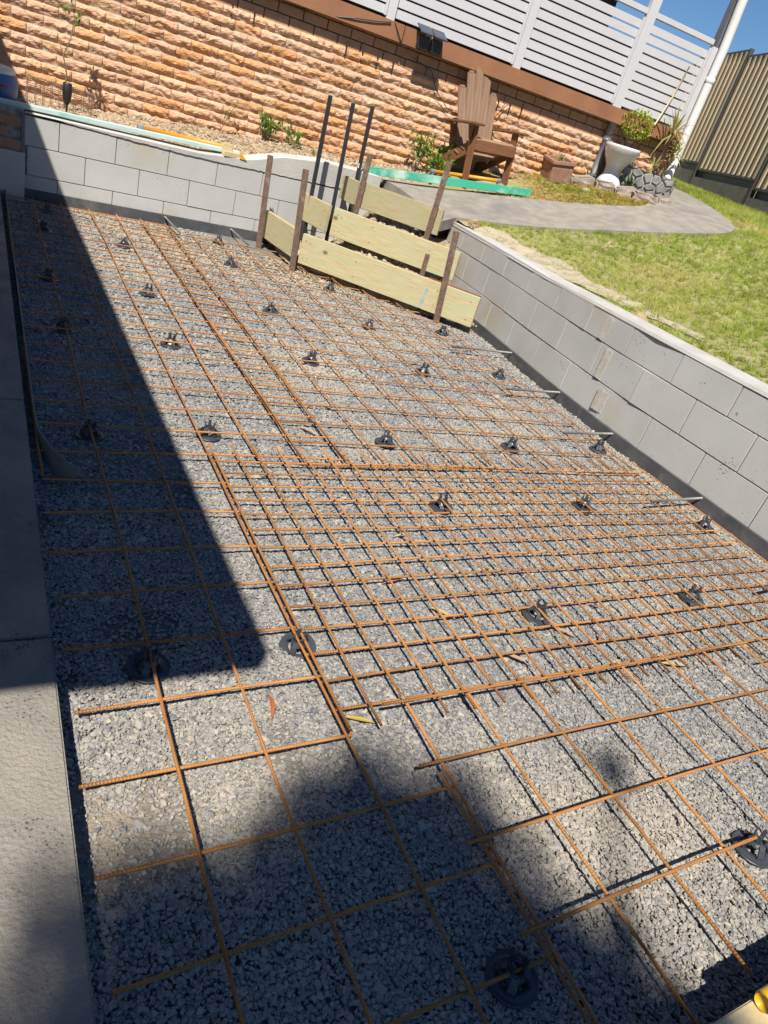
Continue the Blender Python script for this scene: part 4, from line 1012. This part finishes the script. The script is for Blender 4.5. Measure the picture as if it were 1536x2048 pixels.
shrub(2.33, 6.14, .14, 4, 'smaller green shrub just right of the upright one behind the far block wall', M_leaf, .05, .02, 24, .7)
shrub(3.62, 5.98, .36, 5, 'taller leafy green shrub left of the wooden chair', M_leaf, .06, .026, 38, .35, clump=.07)
shrub(3.80, 5.86, .22, 7, 'low spreading green shrub at the left foot of the wooden chair', M_leaf, .05, .025, 40, .9, clump=.08)
shrub(4.0, 6.0, .28, 4, 'green shrub tucked against the rear of the wooden chair', M_leaf, .06, .026, 34, .4, clump=.06)
shrub(1.62, 6.25, .28, 1, 'spindly green seedling with two leafy tips against the bricks', M_leaf, .05, .02, 26, .5, clump=.035)
# sapling in the wire rack
sx, sy = .28, 6.18; sz = h(sx, sy); t = thing('sapling', (sx, sy, sz), 'thin bare stemmed sapling with leaves only at its top against the bricks', 'sapling')
m = MB(); m.tube([(0, 0, 0), (.01, 0, .28), (-.02, 0, .40), (.03, 0, .54), (.05, .0, .68), (.02, 0, .83)], [.008, .007, .006, .005, .004, .002], 6); m.tube([(-.02, 0, .40), (-.07, 0, .53)], [.004, .002], 5); m.tube([(.05, 0, .62), (-.03, 0, .72)], [.003, .002], 5); m.build('trunk', M_bark, t)
m = MB()
for cx, cz, n_ in ((.02, .83, 46), (-.01, .73, 22), (.08, .70, 30), (.06, .64, 12)):
    for k in range(n_): leaf(m, Vector((cx, 0, cz))+rdir()*R.uniform(0, .05), rdir(.2), R.uniform(.03, .055), .016)
m.build('foliage', M_leaf, t)
t = thing('wire_rack', (.2, 6.12, h(.2, 6.12)), 'low rusty wire plant guard around the thin sapling', 'wire rack')
m = MB()
for i in range(9): xx = -.2+.06*i; m.tube([(xx, -.05, -.02), (xx, -.05, .19+.01*(i % 2))], .0028, 5); m.tube([(xx, .1, -.02), (xx, .1, .17)], .0028, 5)
for zz in (.08, .14, .19):
    m.tube([(-.21, -.05, zz), (.30, -.05, zz-.01)], .003, 5); m.tube([(-.21, .1, zz), (.30, .1, zz-.01)], .003, 5); m.tube([(-.21, -.05, zz), (-.21, .1, zz)], .003, 5); m.tube([(.3, -.05, zz), (.3, .1, zz)], .003, 5)
m.build('wires', M_wire, t)
def sololight(x, y, rot, lab, hh=.16):
    z = h(x, y); t = thing('garden_light', (x, y, z), lab, 'garden light', 'black spike garden lights'); rm = Euler(rot).to_matrix()
    m = MB(); m.lathe([(0, 0), (.006, 0), (.008, hh*.5), (.012, hh*.55)], (0, 0, 0), 10, rm); m.build('spike', M_blk, t)
    m = MB(); m.lathe([(.012, hh*.5), (.03, hh*.7), (.037, hh*1.1), (.034, hh*1.45), (.030, hh*1.5), (0, hh*1.5)], (0, 0, 0), 16, rm); m.build('lamp_body', M_blk, t, smooth=True)
sololight(.27, 5.83, (0, 0, 0), 'black spike garden light standing in front of the thin sapling')
sololight(4.08, 6.16, (.3, .5, 0), 'black spike garden light tipped over behind the wooden chair')
# round bush on bare stems, cordyline, strappy plants
bx_, by_ = 6.28, 5.80; t = thing('bush', (bx_, by_, 1.42), 'round yellow green bush on bare stems right of the toilet bowl', 'bush'); st = MB(); lf = MB()
for k in range(13):
    top = Vector((R.uniform(-.26, .12), R.uniform(-.1, .1), R.uniform(.34, .46))); st.tube([Vector((R.uniform(-.06, .12), R.uniform(-.05, .05), 0)), top*.6+Vector((0, 0, .05)), top], [.006, .005, .003], 5)
for k in range(1150):
    v = rdir()*R.uniform(.5, 1.0)**.5; c_ = Vector((-.10+v.x*.21*(.85+.3*R.random()), v.y*.15, .50+v.z*.155)); leaf(lf, c_, rdir(.4), R.uniform(.025, .045), .017)
st.build('stem', M_bark, t); lf.build('foliage', M_leafy, t)
cx_, cy_ = 6.60, 5.66; t = thing('spiky_plant', (cx_, cy_, 1.44), 'spiky strap leaved plant on short trunks in the stone planter', 'plant'); st = MB(); lf = MB()
for (dx, top, nl, LL) in ((.0, .52, 46, .34), (.14, .34, 34, .26), (-.08, .15, 16, .2)):
    tp = Vector((dx+.02, 0, top)); st.tube([(dx*.4, 0, -.02), (dx*.8, .0, top*.5), tp], [.016, .013, .011], 7)
    for k in range(nl):
        el = R.uniform(-.6, 1.4); a = R.uniform(0, 6.28); d_ = Vector((math.cos(a)*math.cos(el), math.sin(a)*math.cos(el), math.sin(el))); L = LL*R.uniform(.65, 1.1)
        s_ = d_.cross(Vector((0, 0, 1))).normalized() if abs(d_.z) < .98 else Vector((1, 0, 0)); p1 = tp+d_*L*.5; p2 = tp+d_*L+Vector((0, 0, -.09*L/.3*(1-el*.5))); wv = .010
        lf.add([tp-s_*wv*.6, tp+s_*wv*.6, p1+s_*wv, p1-s_*wv, p2], [(0, 1, 2, 3), (3, 2, 4)])
st.build('trunk', M_bark, t); lf.build('foliage', M_strap, t)
def strappy(x, y, n_, L, lab, mt, z=None):
    t = thing('strappy_plant', (x, y, h(x, y) if z is None else z), lab, 'plant'); lf = MB()
    for k in range(n_):
        el = R.uniform(.5, 1.45); a = R.uniform(0, 6.28); d_ = Vector((math.cos(a)*math.cos(el), math.sin(a)*math.cos(el), math.sin(el))); l_ = L*R.uniform(.6, 1.1); s_ = d_.cross(Vector((0, 0, 1))).normalized()
        b0 = Vector((R.uniform(-.03, .03), R.uniform(-.03, .03), 0)); p1 = b0+d_*l_*.6; p2 = b0+d_*l_+Vector((d_.x*.05, d_.y*.05, -.03)); lf.add([b0-s_*.004, b0+s_*.004, p1+s_*.005, p1-s_*.005, p2], [(0, 1, 2, 3), (3, 2, 4)])
    lf.build('foliage', mt, t); return t
strappy(6.17, 5.52, 60, .26, 'dark green grassy plant between the toilet bowl and the stone planter', M_leafd)
strappy(5.83, 5.86, 26, .20, 'dark green grassy tuft behind the left side of the toilet bowl', M_leafd)
strappy(2.50, 5.95, 18, .14, 'thin pale grassy tuft in the pebbles left of the black posts', M_strap)
strappy(6.2, 5.3, 24, .09, 'short green tuft beside the edging stones', M_leaf)
strappy(3.02, 5.83, 14, .12, 'small pale grassy tuft in the pebbles beside the stake', M_strap)
shrub(5.36, 5.88, .10, 3, 'small green seedling growing in the square planter', M_leaf, .035, .015, 16, .5, z=h(5.36, 5.86)+.15, clump=.03)
# bamboo cane
m = MB(); m.tube([W(5.75, 1.98, .16), W(5.86, 2.3, .13), W(5.93, 2.62, .11)], .008, 8); tag(m.build('bamboo_cane', M_pine_end, smooth=True), 'pale cane leaning against the white slats above the spiky plant', 'cane')

# grass and ground cover
def region_scatter(name, dens, box, keep, sc, cols, bl, label, zoff=0.0, transl=.3):
    x0, x1, y0, y1 = box; nn = int((x1-x0)*(y1-y0)*dens); x = NR.uniform(x0, x1, nn); y = NR.uniform(y0, y1, nn)
    k = keep(x, y); x, y = x[k], y[k]; nn = len(x); z = H(x, y)+(fbm(x*3, y*3, 3)-.5)*.03+zoff
    s = sc*np.exp(NR.normal(0, .25, nn)); ton = np.clip(.5+(fbm(x*1.3, y*1.3, 3)-.5)*1.6+NR.normal(0, .18, nn), 0, 1)
    return scatter(name, np.c_[x, y, z], np.c_[NR.normal(0, .12, nn), NR.normal(0, .12, nn), NR.uniform(0, 6.28, nn)], np.c_[s*1.3, s*1.3, s], ton, np.zeros(nn), bl, instmat(name+'_m', cols, .6, transl=transl, spec=.2), label)
BED = [(2.9, 5.62), (3.325, 5.63), (3.784, 5.45), (4.635, 5.24), (5.533, 4.98), (5.85, 4.96), (6.4, 5.22), (6.9, 5.78), (6.88, 5.84), (2.0, 6.33), (2.0, 5.55)]
def bare(x, y):
    d = 1.25*np.exp(-((x-3.62-.05*np.sin(y*5))/.14)**2)*np.interp(y, [1.2, 2.0, 3.0, 3.8, 4.15, 4.3], [.35, .6, .75, 1, .9, 0])
    d = np.maximum(d, np.exp(-((x-3.42)/.09)**2-((y-2.15)/.09)**2)*1.2)
    d = np.maximum(d, np.exp(-((x-3.9)/.25)**2-((y-1.3)/.5)**2)*.5)
    return d
def lawn_keep(x, y):
    lim = np.interp(y, [-4, 1.6, 2.2, 2.85, 3.55, 4.65], [3.215, 3.215, 3.27, 3.35, 3.45, 3.56])
    k = (x > lim) & ~inpoly(x, y, PATH) & ~inpoly(x, y, BED)
    dd = (x-F1.x)*fn.x+(y-F1.y)*fn.y; k &= dd > .04
    k &= (y < 4.56) | (x > 6.9)
    k &= (x > lim+.03) | (NR.rand(len(x)) < .3)
    k &= NR.rand(len(x)) > bare(x, y)*(.45+.75*fbm(x*7, y*7))
    k &= NR.rand(len(x)) < .25+1.5*fbm(x*2.2+3, y*2.2, 3)
    return k
G1 = [(.24, .24, .05), (.26, .33, .05), (.32, .41, .06), (.38, .45, .08), (.52, .46, .16)]
region_scatter('lawn_grass', 1500, (3.15, 7.3, -.8, 5.0), lawn_keep, .034, G1, blades(8, 1, .05, .5), 'short green lawn grass right of the block wall')
region_scatter('far_lawn_grass', 700, (6.6, 11.6, .5, 9.8), lambda x, y: lawn_keep(x, y) & ~((x < 7.3) & (y < 5.0)), .05, G1, blades(8, 1, .05, .6), 'lawn grass beyond the path below the fence')
def bed_keep(x, y):
    k = inpoly(x, y, BED) & (x > 3.95); return k & (NR.rand(len(x)) < np.interp(x, [3.95, 4.4, 4.8, 7], [.2, .6, .95, .9])*(.4+fbm(x*3, y*3)))
region_scatter('ground_cover', 2600, (3.9, 6.95, 4.9, 6.3), bed_keep, .032, [(.10, .18, .02), (.20, .26, .03), (.38, .34, .05), (.48, .30, .09), (.55, .42, .16)], blades(9, .8, .09, .6), 'yellow and rusty green ground cover in the bed under the chair')
def pebb_keep(x, y):
    k = (y > yb(x)+.17) & (y < 6.56-.105*x) & ~inpoly(x, y, PATH); return k & (NR.rand(len(x)) < np.interp(x, [-2, 3.6, 4.3, 5], [1, 1, .5, .2]))
nn = 26000; x = NR.uniform(-.9, 5.0, nn); y = NR.uniform(5.2, 6.6, nn); k = pebb_keep(x, y); x, y = x[k], y[k]; nn = len(x); s = .022*np.exp(NR.normal(0, .3, nn))
scatter('pebbles', np.c_[x, y, H(x, y)+.004+(fbm(x*3, y*3, 3)-.5)*.03], np.c_[NR.normal(0, .4, nn), NR.normal(0, .4, nn), NR.uniform(0, 6.28, nn)], np.c_[s*1.2, s, s*.8], NR.rand(nn), np.clip(NR.normal(.2, .2, nn), 0, 1), stones(5, .25, 2, .65),
        instmat('pebble_m', [(.15, .10, .06), (.27, .19, .12), (.36, .26, .17), (.40, .31, .21), (.48, .41, .33)], .85, (.34, .26, .16)), 'cream and tan river pebbles between the block wall and the bricks')
# loose clods on the soil behind boards and sandy heap by the lawn
nn = 2600; x = NR.uniform(2.0, 3.4, nn); y = NR.uniform(3.5, 5.4, nn); dd = (x-1.99)*na.x+(y-4.57)*na.y; k = (dd > .05) & (dd < 1.0) & (y < yb(x)-.03) & (x < 3.2); x, y = x[k], y[k]; nn = len(x); s = .026*np.exp(NR.normal(0, .45, nn))
scatter('clods', np.c_[x, y, zsoil(x, y)+.008], np.c_[NR.normal(0, .6, nn), NR.normal(0, .6, nn), NR.uniform(0, 6.28, nn)], np.c_[s, s, s*.8], NR.rand(nn), NR.rand(nn)*.4, stones(5, .4, 2, .8), instmat('clod_m', [(.22, .17, .11), (.34, .27, .18), (.46, .38, .26)], .95, (.5, .42, .3)), 'loose clods of clay on the soil behind the step boards')
mound('sand_heap', [(3.30, 2.02), (3.55, 2.02), (3.55, 2.3), (3.30, 2.3)], lambda x, y: H(x, y)-.02+.07*np.exp(-((x-3.41)/.06)**2-((y-2.15)/.07)**2), M_sand, 'small heap of yellow sand on the lawn edge', .02, .01)

mound('sandy_patch', [(3.33, 4.02), (3.42, 4.3), (3.62, 4.42), (3.75, 4.25), (3.72, 3.95), (3.86, 3.6), (3.80, 3.25), (3.70, 2.95), (3.72, 2.5), (3.62, 2.1), (3.60, 1.75), (3.52, 1.72), (3.50, 2.1), (3.48, 2.6), (3.52, 3.0), (3.46, 3.2), (3.50, 3.6), (3.44, 3.8)], lambda x, y: H(x, y)+.006+.014*fbm(x*6, y*6), M_sandpale, 'bare sandy soil strip in the lawn', .02, .012)
# fallen gum leaves
def gumleaf(x, y, rz, L, c, lab, curl=.3, z=None):
    m = MB(); n_ = 8; vs = []; fs = []; wd = L*.16
    for i in range(n_+1):
        f = i/n_; u = (f-.5)*L; wv = wd*math.sin(math.pi*min(1, f*1.02+.02))**.8/1.0; yy = curl*L*(f-.5)**2; zz = .006+.010*math.sin(f*3.1)+.004*f
        for sg, dz in ((-1, .003), (0, 0), (1, .003)): vs.append((u, yy+sg*wv/2, zz+dz))
    for i in range(n_):
        for k in range(2): fs.append((i*3+k, i*3+k+1, (i+1)*3+k+1, (i+1)*3+k))
    m.add(vs, fs); mm_ = leafmat('dry_leaf', c, tuple(v*.8 for v in c), .6, .2); o = m.build('fallen_leaf', mm_, None, smooth=True); o.location = (x, y, G+.004 if z is None else z); o.rotation_euler = (0, 0, rz); tag(o, lab, 'leaf', 'dry gum leaves on the gravel')
gl = [(.27, -.05, 1.4, .10, (.50, .15, .05), 'red orange gum leaf left of the small squares near the shade'), (.48, -.145, -.5, .10, (.62, .45, .08), 'yellow green gum leaf at the corner of the small squares'),
      (.86, .40, .2, .11, (.58, .30, .20), 'curled pinkish gum leaf in the middle of the small squares'), (.95, .22, -.9, .12, (.62, .52, .26), 'long straw gum leaf below the curled pinkish one'),
      (1.29, .42, -1.3, .09, (.55, .50, .22), 'short olive gum leaf upright among the small squares'), (1.37, .07, -.8, .12, (.58, .38, .26), 'tan gum leaf just right of a bar chair in the small squares'),
      (1.10, -.02, -.8, .13, (.60, .40, .28), 'tan gum leaf near the lower edge of the small squares'), (1.72, -.15, -.35, .14, (.60, .48, .28), 'long pale gum leaf crossing the edge of the big squares'),
      (.62, -.56, .6, .05, (.28, .10, .06), 'dark red curled leaf in the shade'), (.95, 1.50, -1.0, .14, (.60, .48, .34), 'long pale leaf lying in the double mesh strip'), (1.16, 1.78, -.9, .13, (.58, .45, .30), 'pale leaf beside the double mesh strip'),
      (1.62, .18, -.5, .08, (.50, .25, .14), 'small rusty leaf between two bar chairs at the right'), (1.02, .66, .1, .08, (.60, .54, .25), 'small yellow leaf at the top of the small squares'), (1.5, .02, .9, .07, (.45, .22, .12), 'small brown leaf at the lower right of the small squares'),
      (1.21, -.63, 1.3, .05, (.60, .50, .34), 'straw coloured chip in the foreground right squares'), (.10, 1.3, .4, .05, (.45, .36, .24), 'small tan leaf in the shade by the slab')]
for a in gl: gumleaf(a[0], a[1], a[2], a[3]*.82, tuple(v*.82 for v in a[4]), a[5])

# ---------------------------------------------------------------- black posts (need wall data)
for (bp, tp, lab, st) in (((2.226, 5.15, .08), (2.205, 5.155, 1.27), 'leftmost of the three tall black steel posts', False), ((2.367, 4.945, .08), (2.335, 4.96, 1.27), 'middle of the three tall black steel posts', False), ((2.74, 5.40, .25), (2.725, 5.41, 1.29), 'rightmost of the three tall black posts, with a small white sticker', True)):
    blackbar(bp, tp, lab, st)

# ---------------------------------------------------------------- shade casters outside the frame: patio roof and gum tree
rf = thing('patio_roof', (0, 0, 0), 'flat patio roof over the slab on the left', 'roof'); zr = 2.65
m = MB(); P = [(.195-LX*2.7, 6.2), (.289-LX*2.7, .09-LY*2.7), (-5.2, .09-LY*2.7), (-5.2, 6.2)]
m.add([(x, y, z) for z in (zr, zr+.1) for x, y in P], [(0, 1, 2, 3), (7, 6, 5, 4), (0, 4, 5, 1), (1, 5, 6, 2), (2, 6, 7, 3), (3, 7, 4, 0)]); m.build('roof_panel', M_roof, rf)
m = MB(); m.box((-2.6, 1.6, 1.28), (.1, 3.2, 1.33)); m.build('sky_block_wall', M_render, rf)  # unseen wall added to cut sky light from the left
for x, y in ((-4.6, -1.4), (-4.6, 2.4), (-4.6, 6.0)): m = MB(); m.box((x, y, 1.3), (.05, .05, 1.34)); m.build('post', M_white, rf)
tr = thing('gum_tree', (-3.6, -6.4, -.1), 'gum tree behind the camera', 'tree')
T0 = Vector((-3.6, -6.4, -.1)); hz = 8.0; m = MB(); lf = MB()
m.tube([(0, 0, 0), (.15, .1, 2.5), (.4, .3, 5), (.5, .5, 6.8)], [.2, .16, .12, .07], 10)
blobs = [(-.13, -.52, .20), (-.30, -.80, .20), (.08, -.62, .22), (.27, -.42, .17), (.43, -.36, .15), (.36, -.60, .24), (.62, -.44, .12), (.58, -.70, .20), (.74, -.93, .17), (.30, -.92, .32), (-.1, -1.05, .34), (.62, -1.2, .3), (1.14, -.43, .05), (-.42, -.66, .12), (1.0, -1.3, .2), (0, -1.5, .4), (.6, -1.7, .4), (-.6, -1.2, .35), (.08, -.82, .22), (-.12, -.78, .2), (.42, -.86, .24), (.18, -1.02, .26), (-.48, -.98, .3), (.52, -.98, .26), (.0, -.68, .18), (.2, -2.1, .5), (-.5, -1.9, .5), (.95, -1.9, .4), (-.9, -2.5, .5), (.5, -2.7, .6)]
for (x, y, r) in blobs:
    hh = hz+R.uniform(-.8, .8); c = Vector((x-LX*(hh-G), y-LY*(hh-G), hh))-T0
    m.tube([(.5, .5, 6.4), (Vector((.5, .5, 6.4))+c)*.5+Vector((0, 0, .2)), c], [.035, .022, .01], 5)
    for k in range(int(680*(r/.2)**2)):
        v = rdir()*R.random()**.4; leaf(lf, c+v*r, rdir(-.2), R.uniform(.05, .08), .022)
m.build('trunk', M_bark, tr); lf.build('crown', M_tree, tr)
